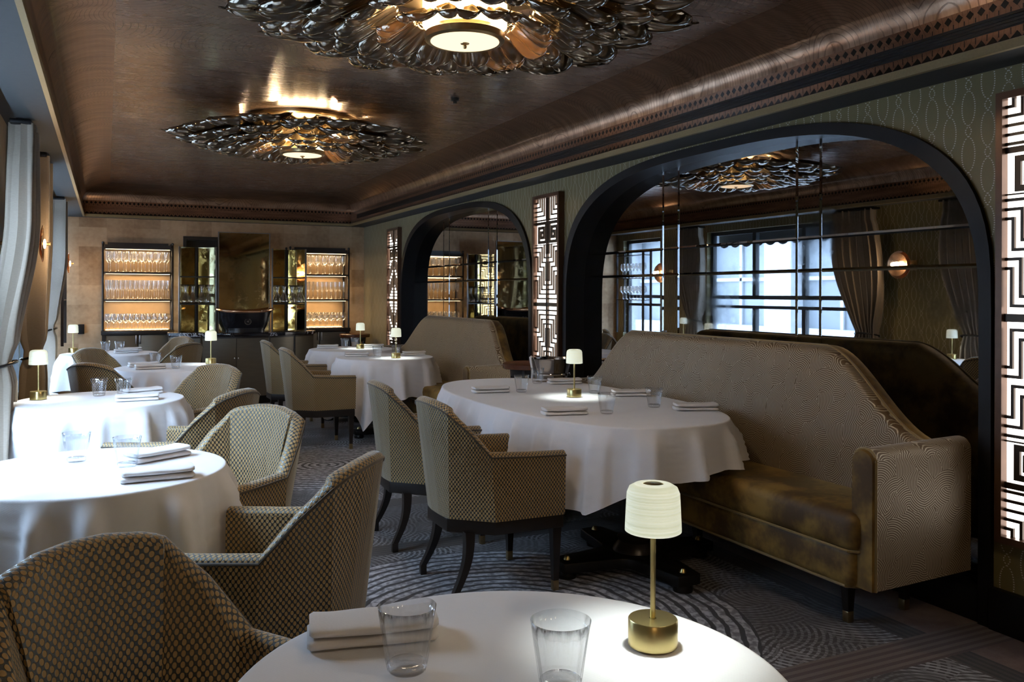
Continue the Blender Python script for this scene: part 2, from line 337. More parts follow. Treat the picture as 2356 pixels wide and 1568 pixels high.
# ------------------------------------------------------------------ mesh helpers
def tag(o, label=None, cat=None, group=None, kind=None):
    if label: o['label'] = label
    if cat: o['category'] = cat
    if group: o['group'] = group
    if kind: o['kind'] = kind
    return o
def empty(name, loc=(0, 0, 0), rz=0, label=None, cat=None, group=None):
    o = bpy.data.objects.new(name, None); COL.objects.link(o); o.location = loc; o.rotation_euler = (0, 0, rz); o.empty_display_size = .05
    return tag(o, label, cat, group)
class MB:
    def __init__(s): s.v = []; s.f = []; s.uv = None
    def add(s, vs, fs):
        b = len(s.v); s.v += [tuple(v) for v in vs]; s.f += [tuple(i+b for i in f) for f in fs]; return s
    def box(s, x0, x1, y0, y1, z0, z1, bev=0):
        if bev:
            bm = bmesh.new(); bmesh.ops.create_cube(bm, size=1)
            for v in bm.verts: v.co = Vector(((x0+x1)/2 + v.co.x*(x1-x0), (y0+y1)/2 + v.co.y*(y1-y0), (z0+z1)/2 + v.co.z*(z1-z0)))
            bmesh.ops.bevel(bm, geom=bm.edges[:] + bm.verts[:], offset=bev, segments=3 if bev > .008 else 2, profile=.5, affect='EDGES')
            bm.verts.index_update(); s.add([v.co[:] for v in bm.verts], [[v.index for v in f.verts] for f in bm.faces]); bm.free(); return s
        c = [(x0, y0, z0), (x1, y0, z0), (x1, y1, z0), (x0, y1, z0), (x0, y0, z1), (x1, y0, z1), (x1, y1, z1), (x0, y1, z1)]
        return s.add(c, [(0, 3, 2, 1), (4, 5, 6, 7), (0, 1, 5, 4), (1, 2, 6, 5), (2, 3, 7, 6), (3, 0, 4, 7)])
    def lathe(s, prof, n=24, c=(0, 0), rf=None, close=False):
        vs = []
        for (r, z) in prof:
            for i in range(n):
                a = 2*pi*i/n; q = r*(rf(a, z) if rf else 1); vs.append((c[0]+q*cos(a), c[1]+q*sin(a), z))
        fs = []
        for j in range(len(prof)-1):
            for i in range(n):
                k = (i+1) % n; fs.append((j*n+i, j*n+k, (j+1)*n+k, (j+1)*n+i))
        if close: fs.append(tuple(range(n))[::-1]); fs.append(tuple((len(prof)-1)*n+i for i in range(n)))
        return s.add(vs, fs)
    def grid(s, rows, closed=False):
        m = len(rows[0]); vs = [p for r in rows for p in r]; fs = []
        for j in range(len(rows)-1):
            for i in range(m if closed else m-1):
                k = (i+1) % m; fs.append((j*m+i, j*m+k, (j+1)*m+k, (j+1)*m+i))
        return s.add(vs, fs)
    def tube(s, pts, r, n=8, closed=False):
        pts = [Vector(p) for p in pts]; rings = []
        for i, p in enumerate(pts):
            a = pts[i-1] if (i > 0 or closed) else p; b = pts[(i+1) % len(pts)] if (i < len(pts)-1 or closed) else p
            t = (b-a).normalized(); u = t.cross(Vector((0, 0, 1)))
            if u.length < .05: u = t.cross(Vector((1, 0, 0)))
            u.normalize(); w = t.cross(u); rr = r[i] if isinstance(r, (list, tuple)) else r
            rings.append([p + u*cos(2*pi*k/n)*rr + w*sin(2*pi*k/n)*rr for k in range(n)])
        if closed: rings.append(rings[0])
        s.grid(rings, True)
        if not closed: b = len(s.v); s.f.append(tuple(range(b-n, b))); s.f.append(tuple(range(b-len(rings)*n, b-len(rings)*n+n))[::-1])
        return s
    def prism(s, poly, z0, z1, bev=0):
        n = len(poly)
        if bev:
            bm = bmesh.new(); vb = [bm.verts.new((p[0], p[1], z0)) for p in poly]; f = bm.faces.new(vb)
            r = bmesh.ops.extrude_face_region(bm, geom=[f]); 
            for e in r['geom']:
                if isinstance(e, bmesh.types.BMVert): e.co.z = z1
            bmesh.ops.recalc_face_normals(bm, faces=bm.faces[:])
            bmesh.ops.bevel(bm, geom=bm.edges[:], offset=bev, segments=3, profile=.5, affect='EDGES')
            bm.verts.index_update(); s.add([v.co[:] for v in bm.verts], [[v.index for v in f.verts] for f in bm.faces]); bm.free(); return s
        vs = [(p[0], p[1], z0) for p in poly] + [(p[0], p[1], z1) for p in poly]
        fs = [tuple(range(n))[::-1], tuple(range(n, 2*n))] + [(i, (i+1) % n, n+(i+1) % n, n+i) for i in range(n)]
        return s.add(vs, fs)
    def build(s, name, mat, parent=None, sharp=40, uv=None, loc=None):
        me = bpy.data.meshes.new(name); me.from_pydata(s.v, [], s.f); me.update()
        if uv:
            l = me.uv_layers.new(name='UVMap')
            for lp in me.loops: l.data[lp.index].uv = uv[lp.vertex_index]
        bm = bmesh.new(); bm.from_mesh(me); bmesh.ops.recalc_face_normals(bm, faces=bm.faces[:]); bm.to_mesh(me); bm.free()
        me.shade_smooth()
        if sharp: me.set_sharp_from_angle(angle=radians(sharp))
        me.materials.append(M[mat] if isinstance(mat, str) else mat)
        o = bpy.data.objects.new(name, me); COL.objects.link(o)
        if parent: o.parent = parent
        if loc: o.location = loc
        return o
def copy_tree(o, parent=None):
    c = o.copy(); COL.objects.link(c)
    c.parent = parent
    for ch in list(o.children): copy_tree(ch, c)
    return c
def place(o, loc, rz=0, label=None, group=None):
    o.location = loc; o.rotation_euler = (0, 0, rz)
    if label: o['label'] = label
    if group: o['group'] = group
    return o
def lerp(a, b, t): return a + (b-a)*t
def sstep(t): t = max(0, min(1, t)); return t*t*(3-2*t)
def struct(o): o['kind'] = 'structure'; return o

# ================================================================== THE ROOM
XW = 3.28; XL = -.62; YB = 11.76; YF = -3.2; ZS = 2.28; ZC = 2.67; XM = 3.43
struct(MB().box(XL-.3, XM+.12, YF, YB+.2, -.06, 0).build('floor', 'carpet'))
ARCH = [(4.11, 1.81), (8.265, 1.795)]; AZ0 = 1.3; AH = .965
def arch_z(t): t = min(1, abs(t)); return AZ0 + AH*(max(0, 1-t**3))**(1/3)
def arch_pts(c, a, n=48):
    P = []
    for i in range(n+1):
        q = pi*i/n; t = -cos(q); t = math.copysign(abs(t)**.8, t); P.append((c+a*t, arch_z(t)))
    return P
# right wall with two arched niches
mb = MB(); y = YF
for (c, a) in ARCH:
    mb.add([(XW, y, 0), (XW, c-a, 0), (XW, c-a, 2.70), (XW, y, 2.70)], [(0, 1, 2, 3)])
    P = arch_pts(c, a)
    for p, q in zip(P, P[1:]): mb.add([(XW, p[0], p[1]), (XW, q[0], q[1]), (XW, q[0], 2.70), (XW, p[0], 2.70)], [(0, 1, 2, 3)])
    y = c+a
mb.add([(XW, y, 0), (XW, YB, 0), (XW, YB, 2.70), (XW, y, 2.70)], [(0, 1, 2, 3)])
wr = struct(mb.build('wall_right', 'wallpaper'))
wr2 = struct(MB().box(XM+.02, XM+.1, YF, YB, 0, 2.70).build('wall_right', 'arch_paint'))
for i, (c, a) in enumerate(ARCH):
    P = arch_pts(c, a); full = [(c-a, 0.0)] + P + [(c+a, 0.0)]
    P2 = arch_pts(c, a-.055); ins = [(c-a+.055, 0.0)] + [(p[0], p[1]-.055 if abs(p[0]-c) < a*.99 else p[1]) for p in P2] + [(c+a-.055, 0.0)]
    rows = [[(XW-.0, p[0], p[1]) for p in full], [(XW-.022, p[0], p[1]) for p in full], [(XW-.022, p[0], p[1]) for p in ins], [(XM, p[0], p[1]) for p in ins]]
    struct(MB().grid(rows).build('trim_%d' % (i+1), 'arch_paint', sharp=30))
    # antique mirror of bevelled panes
    t = empty('antique_mirror', (XM, c, 0), 0, ['large antiqued mirror filling the nearer arch behind the long sofa', 'antiqued mirror filling the farther arch behind the smaller sofa'][i], 'mirror', 'antiqued mirrors in the wall arches')
    ys = [c-a, 3.384, 3.557, 4.629, 4.804, c+a] if i == 0 else [c-a, 7.537, 7.746, 8.815, 8.99, c+a]
    zs = [.12, 1.487, 1.663, 2.32]
    for j in range(5):
        for k in range(3):
            y0, y1, z0, z1 = ys[j]-c, ys[j+1]-c, zs[k], zs[k+1]
            thin = (j in (1, 3) and k == 2); bv = .010
            m = MB(); m.add([(0, y0, z0), (0, y1, z0), (0, y1, z1), (0, y0, z1), (-.006, y0+bv, z0+bv), (-.006, y1-bv, z0+bv), (-.006, y1-bv, z1-bv), (-.006, y0+bv, z1-bv)],
                  [(4, 5, 6, 7), (0, 1, 5, 4), (1, 2, 6, 5), (2, 3, 7, 6), (3, 0, 4, 7)])
            m.build('mirror_pane', 'mirror', t, sharp=3)
# baseboards
struct(MB().box(XW-.035, XW, YF, ARCH[0][0]-ARCH[0][1], 0, .17, .004).build('baseboard_right', 'arch_paint'))
struct(MB().box(XW-.035, XW, ARCH[0][0]+ARCH[0][1], ARCH[1][0]-ARCH[1][1], 0, .17, .004).build('baseboard_right', 'arch_paint'))
struct(MB().box(XW-.035, XW, ARCH[1][0]+ARCH[1][1], YB, 0, .17, .004).build('baseboard_right', 'arch_paint'))
for (c, a) in ARCH: struct(MB().box(XW-.01, XM, c-a+.055, c+a-.055, 0, .14, .004).build('baseboard_right', 'arch_paint'))
# back wall with a dark doorway, front wall
mb = MB(); dx0, dx1, dz = .93, 1.32, 2.04
for r in [(XL, dx0, 0, 2.70), (dx0, dx1, dz, 2.70), (dx1, XM, 0, 2.70)]:
    mb.add([(r[0], YB, r[2]), (r[1], YB, r[2]), (r[1], YB, r[3]), (r[0], YB, r[3])], [(0, 1, 2, 3)])
struct(mb.build('wall_back', 'gold_wall'))
mb = MB().box(dx0-.04, dx0, YB-.03, YB+.3, 0, dz+.04).box(dx1, dx1+.04, YB-.03, YB+.3, 0, dz+.04).box(dx0, dx1, YB-.03, YB+.3, dz, dz+.04).box(dx0, dx1, YB+.28, YB+.3, 0, dz)
struct(mb.build('door_1', 'black_wood'))
struct(MB().box(XL-.2, XM+.1, YF-.1, YF, 0, 2.70).build('wall_front', 'gold_wall'))
# left wall with three windows
mb = MB(); y = YF; XO = XL-.16
def wbox(y0, y1, z0, z1):
    if y1 > y0 and z1 > z0: mb.box(XO, XL, y0, y1, z0, z1)
for (a, b, z0, z1) in WINDOWS:
    wbox(y, a, 0, 2.70); wbox(a, b, 0, z0); wbox(a, b, z1, 2.70); y = b
wbox(y, YB+.1, 0, 2.70)
struct(mb.build('wall_left', 'wallpaper'))
struct(MB().box(XL, XL+.03, YF, YB, 0, .16, .004).build('baseboard_left', 'arch_paint'))
for i, (a, b, z0, z1) in enumerate(WINDOWS):
    w = MB(); x0, x1 = XL-.13, XL-.07; t = .05
    w.box(x0, x1, a, b, z0, z0+t).box(x0, x1, a, b, z1-t, z1).box(x0, x1, a, a+t, z0+t, z1-t).box(x0, x1, b-t, b, z0+t, z1-t)
    w.box(x0, x1, a+t, b-t, 1.29, 1.34).box(x0, x1, a+t, b-t, 1.17, 1.21)
    n = max(1, round((b-a)/.9))
    for k in range(1, n): yy = lerp(a, b, k/n); w.box(x0, x1, yy-.03, yy+.03, z0+t, 1.17).box(x0, x1, yy-.03, yy+.03, 1.34, z1-t)
    fo = struct(w.build('window_%d' % (i+1), 'window_frame'))
    MB().box(XL-.102, XL-.098, a+t, b-t, z0+t, z1-t).build('window_pane', 'pane', fo)
    MB().box(XL-.16, XL+.05, a-.03, b+.03, z0-.035, z0, .004).build('window_sill', 'arch_paint', fo)
# ceiling, soffit, cornice
XA, XB, YA, YE = -.265, 3.055, -2.6, 11.62
RUN = .30
struct(MB().box(XA+RUN*.0-.06, XB+.06, YA-.06, YE+.06, ZC, ZC+.05).build('ceiling', 'ceiling'))
def ringrows(prof):
    rows = []
    for (d, z) in prof: rows.append([(XA+d, YA+d, z), (XB-d, YA+d, z), (XB-d, YE-d, z), (XA+d, YE-d, z)])
    return rows
def sweep(name, prof, mat, sharp=30): return struct(MB().grid(ringrows(prof), True).build(name, mat, sharp=sharp))
# soffit underside and hidden pocket over the curtains
struct(MB().box(XB, XW, YF, YB, ZS, ZS+.012).build('ceiling', 'soffit'))
struct(MB().box(-.437, XA, YF, YB, ZS, ZS+.012).build('ceiling', 'soffit'))
struct(MB().box(XA, XB, YE, YB, ZS, ZS+.012).build('ceiling', 'soffit'))
struct(MB().box(XA, XB, YF, YA, ZS, ZS+.012).build('ceiling', 'soffit'))
struct(MB().box(XL, -.437, YF, YB, 2.50, 2.51).build('ceiling', 'arch_paint'))
struct(MB().box(-.437, -.42, YF, YB, ZS+.012, 2.50).build('trim_3', 'arch_paint'))
sweep('trim_4', [(0, ZS-.004), (.022, ZS-.004), (.022, 2.31), (.0, 2.318)], 'ochre')
sweep('trim_5', [(0.003, 2.316), (0, 2.335), (.0, 2.48)], 'cornice')
prof = [(RUN*(1-cos(q)) if False else RUN*(1-cos(q)), 2.48+(ZC-2.48)*sin(q)) for q in [pi/2*k/14 for k in range(15)]]
sweep('trim_6', prof, 'cove', 60)
# air louvre let into the long cornice on the right
mb = MB().box(XB-.004, XB+.001, .2, 11.3, 2.362, 2.418)
lv = mb.build('air_louvre', 'arch_paint'); tag(lv, 'long black slotted air grille set in the copper cornice above the arches', 'vent')
for k in range(4): MB().box(XB-.009, XB-.004, .2, 11.3, 2.368+k*.0125, 2.371+k*.0125).build('slat', 'black_metal', lv)
o = MB().lathe([(.001, 2.635), (.012, 2.635), (.014, 2.65), (.028, 2.655), (.03, 2.67)], 20, (2.115, 5.35)).build('ceiling_sprinkler', 'black_metal'); tag(o, 'tiny dark sprinkler head in the lacquered ceiling between the flower lights', 'sprinkler')

# ================================================================== outside the windows
struct(MB().box(-8, XO, -6, 20, -.4, -.35).build('floor', 'street'))
fac = empty('facade', (-6.2, 8, -.35), 0, 'pale stone building front seen across the street in the large mirror', 'building')
mb = MB().box(-.4, 0, -12, 12, 0, 1.0).box(-.4, 0, -12, 12, 3.1, 6.2).box(-.4, .25, -12, 12, 3.1, 3.3)
for k in range(9): yy = -12+k*3; mb.box(-.4, .12, yy-.4, yy+.4, 0, 6.2)
mb.build('wall', 'stone', fac)
for k in range(8):
    yy = -12+k*3; w = MB().box(-.3, -.22, yy+.4, yy+2.6, 1.0, 3.1).build('window', 'stone_dark', fac)
    MB().box(-.22, -.17, yy+.4, yy+2.6, 2.0, 2.08).box(-.22, -.17, yy+1.46, yy+1.54, 1.0, 3.1).build('glazing_bar', 'stone', w)
aw = empty('awning', (XO-.03, 8.1, 2.0), 0, 'dark scalloped awning valance outside the middle window', 'awning')
rows = [[], []]
for k in range(161):
    yy = -1.35+2.7*k/160; sc = abs(sin(pi*yy/.225*1.0)); rows[0].append((-.02, yy, .22)); rows[1].append((-.02, yy, .03-.045*sc))
a1 = MB().grid(rows).build('valance', 'awning', aw)
MB().box(-.9, -.01, -1.35, 1.35, .22, .24).build('canopy', 'awning', aw)

# ================================================================== curtains
def curtain(y0, y1, xc, xlow, yb0, yb1, ztie, label, phase=0, tie_y=None, nf=7, xb=None):
    """pleated cloth hung along y, gathered at ztie"""
    t = empty('curtain', (xc, (y0+y1)/2, 0), 0, label, 'curtain', 'pleated curtains along the window wall')
    ym = (y0+y1)/2; rows = []; NZ = 40; NU = nf*14
    for j in range(NZ+1):
        z = lerp(2.26, .02, j/NZ); row = []
        if z > ztie:
            k = (z-ztie)/(2.26-ztie); e = sstep(k)**.75; a0 = lerp(tie_y-.12, y0, e); a1_ = lerp(tie_y+.12, y1, e)
            if z < 2.1: bul = sin(pi*min(1, k*1.05)); a0 -= .10*bul; a1_ += .10*bul
        else:
            k = (ztie-z)/ztie; e = sstep(k)**.6; a0 = lerp(tie_y-.12, yb0, e); a1_ = lerp(tie_y+.12, yb1, e)
        amp = .048 + .015*(1-abs(z-ztie)/2); dxl = (xlow-xc)*sstep((1.75-z)/.8)
        if abs(z-ztie) < .1: amp *= .55 + 4.5*abs(z-ztie)
        for i in range(NU+1):
            s = i/NU; ph = 2*pi*nf*s+phase
            yy = lerp(a0, a1_, s) + .012*sin(2*ph); xx = xc + amp*sin(ph)*(1+.25*sin(3*s*pi+phase)) + (.003*sin(z*3+s*9))
            row.append((xx-xc+dxl, yy-ym, z))
        rows.append(row)
    MB().grid(rows).build('drape', 'curtain', t, sharp=0)
    pts = [(xlow-xc+.075*cos(q), tie_y-ym+.15*sin(q), ztie-.02+.02*cos(q)) for q in [2*pi*k/24 for k in range(24)]]
    MB().tube(pts, .008, 8, True).build('tieback', 'black_metal', t)
    MB().box(-.05, .05, y0-ym-.02, y1-ym+.02, 2.25, 2.272, .004).build('header_rail', 'arch_paint', t)
    return t
curtain(5.20, 5.62, -.415, -.515, 4.85, 5.6, .98, 'brown pleated curtain tied back beside the nearest window-side lamp table', 0, 5.35, 7)
curtain(6.42, 6.95, -.41, -.44, 6.2, 6.95, .95, 'brown curtain just behind the nearest curtain, before the middle window', 1, 6.55, 7)
curtain(9.32, 9.80, -.42, -.52, 9.3, 9.85, 1.0, 'pale grey-green curtain farthest along the window wall, by the gold wall', 2, 9.6, 6)

# ================================================================== wall sconces
def sconce(y, z, label):
    t = empty('wall_sconce', (XL, y, z), 0, label, 'wall lamp', 'round brass wall lamps between the windows')
    MB().tube([(.0, 0, 0), (.30, 0, 0)], .012, 10).build('arm', 'antique_brass', t)
    m = MB(); rot = Matrix.Rotation(pi/2, 4, 'Y')
    def disc(x, r, th, name, mat, dy=0, dish=.02):
        prof = [(.0015, 0), (r*.6, dish*.3), (r, dish), (r+.002, dish+th*.5), (r, dish+th), (r*.6, dish*.3+th), (.0015, th)]
        b = MB().lathe(prof, 36); b.v = [tuple(rot @ Vector(p)) for p in b.v]; b.v = [(p[0]+x, p[1]+dy, p[2]) for p in b.v]
        return b.build(name, mat, t)
    disc(.19, .140, .004, 'back_disc', 'copper'); disc(.235, .115, .004, 'front_disc', 'copper', -.02)
    b = MB().lathe([(.001, -.035), (.02, -.032), (.034, -.015), (.038, 0), (.034, .015), (.02, .032), (.001, .035)], 20)
    b.v = [(p[0]*.22+.268, p[1]*.85-.02, p[2]*.85) for p in b.v]; b.build('bulb', 'bulb_glow', t)
    MB().box(0, .02, -.05, .05, -.05, .05, .006).build('wall_plate', 'antique_brass', t)
    lamp('POINT', (.32, -.02, 0), 4, WARM, .02, parent=t)
    return t
sconce(6.12, 1.66, 'round double-disc brass sconce on the pier between the nearer windows')
sconce(10.25, 1.66, 'round double-disc brass sconce near the gold back wall')
sconce(-1.0, 1.66, 'round brass sconce on the window wall behind the camera')

# ================================================================== chandeliers
def chandelier(cx, cy, label):
    t = empty('flower_chandelier', (cx, cy, ZC), 0, label, 'chandelier', 'flower-shaped ceiling lights')
    def petal(r0, r1, z0, z1, w, ang, seed):
        rnd = random.Random(seed); NU, NV = 18, 14; rows = []
        L = r1-r0; dz = rnd.uniform(-.008, .008); roll = rnd.uniform(-.06, .06); droop = rnd.uniform(.008, .022)
        for j in range(NU+1):
            u = j/NU; r = r0 + L*u
            if u < .55: ww = w*(.50+.50*sstep(u/.55))
            else: ww = w*sqrt(max(0, 1-((u-.55)/.45)**2.3))
            ww = max(ww, .003); row = []
            for i in range(NV+1):
                v = -1+2*i/NV
                hf = .35+.65*min(1, u*1.4)
                cup = (.16*w*v*v - .26*w*(1-(2*abs(v)-1)**2))*hf*(1 if u < .7 else max(.15, 1-(u-.7)/.35))
                crease = .004*exp(-(v/.06)**2)
                z = lerp(z0, z1, u**1.25) + dz + cup + crease + roll*ww*v - droop*sin(pi*u) + .016*max(0, u-.86)/.14
                yy = ww*v; tip = .035*exp(-(v/.16)**2)*max(0, u-.85)/.15
                rr = r + tip
                row.append((rr*cos(ang)-yy*sin(ang), rr*sin(ang)+yy*cos(ang), z-ZC))
            rows.append(row)
        o = MB().grid(rows).build('petal', 'petal', t, sharp=0)
        md = o.modifiers.new('thickness', 'SOLIDIFY'); md.thickness = .007; md.offset = 1
        return o
    tiers = [(.46, .93, 2.615, 2.490, .165, 18, 0), (.40, .80, 2.595, 2.455, .150, 16, .5), (.34, .66, 2.570, 2.428, .130, 15, .25), (.28, .52, 2.540, 2.408, .112, 13, .6), (.21, .375, 2.490, 2.396, .088, 12, .1)]
    for ti, (a, b, z0, z1, w, n, off) in enumerate(tiers):
        for k in range(n): petal(a, b*(1+.035*((k*7+ti) % 3-1)), z0, z1, w, 2*pi*(k+off)/n, k*31+ti)
    MB().lathe([(.165, -.21), (.175, -.205), (.175, -.085), (.165, -.08)], 40).build('light_core', 'core_glow', t)
    MB().lathe([(.001, -.265), (.130, -.265), (.150, -.272), (.165, -.265), (.168, -.240), (.150, -.22), (.11, -.21), (.11, 0)], 48).build('centre_ring', 'antique_brass', t)
    MB().lathe([(.001, -.276), (.13, -.272), (.150, -.268)], 48).build('light_disc', emis('disc_glow', (1.0, .74, .46), 1.5) if 'dg' not in M else M['dg'], t)
    MB().lathe([(.001, -.298), (.006, -.296), (.009, -.288), (.006, -.282), (.018, -.278), (.02, -.274)], 16).build('finial', 'antique_brass', t)
    MB().lathe([(.001, -.03), (.40, -.03), (.42, -.02), (.42, -.002)], 48).build('canopy', 'antique_brass', t)
    for k in range(8):
        a = 2*pi*k/8; lamp('POINT', ((.30, .36, .42, .48)[k % 4]*cos(a), (.30, .36, .42, .48)[k % 4]*sin(a), (-.165, -.125, -.11, -.075)[k % 4]), 7, (1.0, .72, .42), .012, parent=t)
    lamp('SPOT', (0, 0, -.282), 19, (1.0, .80, .60), .12, spot=150, blend=.6, parent=t)
    return t
M['core_glow'] = emis('core_glow', (1.0, .76, .45), 9.0)
M['dg'] = emis('disc_glow', (1.0, .70, .42), 1.0)
ch = chandelier(1.34, 3.28, 'huge smoked-glass flower chandelier nearest the camera, cut by the top edge')
c3 = copy_tree(ch); place(c3, (1.34, .03, ZC), .8, 'added unseen flower chandelier above and behind the camera, for warm light')  # unseen copy, added to warm the front table, near chairs and sofa arm
c2 = copy_tree(ch); place(c2, (1.34, 6.53, ZC), .35, 'smoked-glass flower chandelier farther back toward the glass shelves')

# ================================================================== lit fret panels on the right wall
def fret_mesh():
    p = .0062; NC = 31; NR = 138; cols = NC
    spiral = [(2, 33), (28, 33), (28, 58), (8, 58), (8, 39), (22, 39), (22, 52), (14, 52), (14, 45), (17, 45)]
    stair = [(-9, 74), (8, 74), (8, 94), (19, 94), (19, 118), (40, 118)]
    def dist(poly, x, z):
        best = 99
        for (a, b), (c, d) in zip(poly, poly[1:]):
            dx = max(min(a, c)-x, 0, x-max(a, c)); dz = max(min(b, d)-z, 0, z-max(b, d)); best = min(best, max(dx, dz))
        return best
    def band(i, j):                  # i column from the outer edge, j row from the top, in cells
        x = i+.5; z = j+.5
        if z < 28: return max(x, z) % 6 > 3.6
        if z < 62: return dist(spiral, x, z) < 1.6 or z < 30 or z > 60.5
        return (dist(stair, x, z)+2.0) % 6 > 3.6
    boxes = []
    for j in range(NR):
        i = 0
        while i < NC:
            if band(i, j):
                k = i
                while k < NC and band(k, j): k += 1
                boxes.append((i, k, j)); i = k
            else: i += 1
    # merge runs vertically
    run = {}; out = []
    for (a, b, j) in boxes:
        if (a, b) in run and run[(a, b)][1] == j: run[(a, b)][1] = j+1
        else:
            if (a, b) in run: out.append((a, b, *run[(a, b)]))
            run[(a, b)] = [j, j+1]
    for kk, v in run.items(): out.append((*kk, *v))
    mb = MB(); W2 = NC*p; top = .8885
    for (a, b, j0, j1) in out:
        for sy in (-1, 1):
            for sz in (-1, 1):
                y0, y1 = W2-b*p+.012, W2-a*p+.012; z0, z1 = top-.016-j1*p, top-.016-j0*p
                ya, yb = sorted((sy*y0, sy*y1)); za, zb = sorted((sz*z0, sz*z1))
                mb.box(-.012, 0, ya, yb, za, zb)
    return mb, W2
fm, fw2 = fret_mesh()
def fret_panel(y, label):
    t = empty('light_panel', (XW, y, 1.268), 0, label, 'wall light', 'backlit fretwork wall panels')
    hw = fw2+.012; hh = .872
    MB().box(-.016, -.012, -hw, hw, -hh, hh).build('lit_sheet', 'white_glow', t)
    f = MB(); f.v = [(p[0]-.018, p[1], p[2]) for p in fm.v]; f.f = fm.f; f.build('fretwork', 'fret_metal', t, sharp=20)
    MB().box(-.052, 0, -hw-.028, -hw, -hh-.028, hh+.028).box(-.052, 0, hw, hw+.028, -hh-.028, hh+.028).box(-.052, 0, -hw, hw, hh, hh+.028).box(-.052, 0, -hw, hw, -hh-.028, -hh).build('frame', 'panel_frame', t)
    MB().box(-.036, -.012, -.012, .012, -hh, hh).box(-.036, -.012, -hw, hw, -.016, .016).build('cross_bar', 'fret_metal', t)
    return t
M['fret_metal'] = plain('fret_metal', (.05, .035, .025), .35, .7, .3, 20)
M['panel_frame'] = plain('panel_frame', (.10, .05, .028), .3, .5, .3, 20)
p0 = fret_panel(6.165, 'tall lit geometric panel between the two arches')
fret_panel(2.03, 'tall lit geometric panel at the right edge of the photo, right of the large arch')
fret_panel(10.29, 'narrow-looking lit geometric panel farthest away, beyond the small arch')

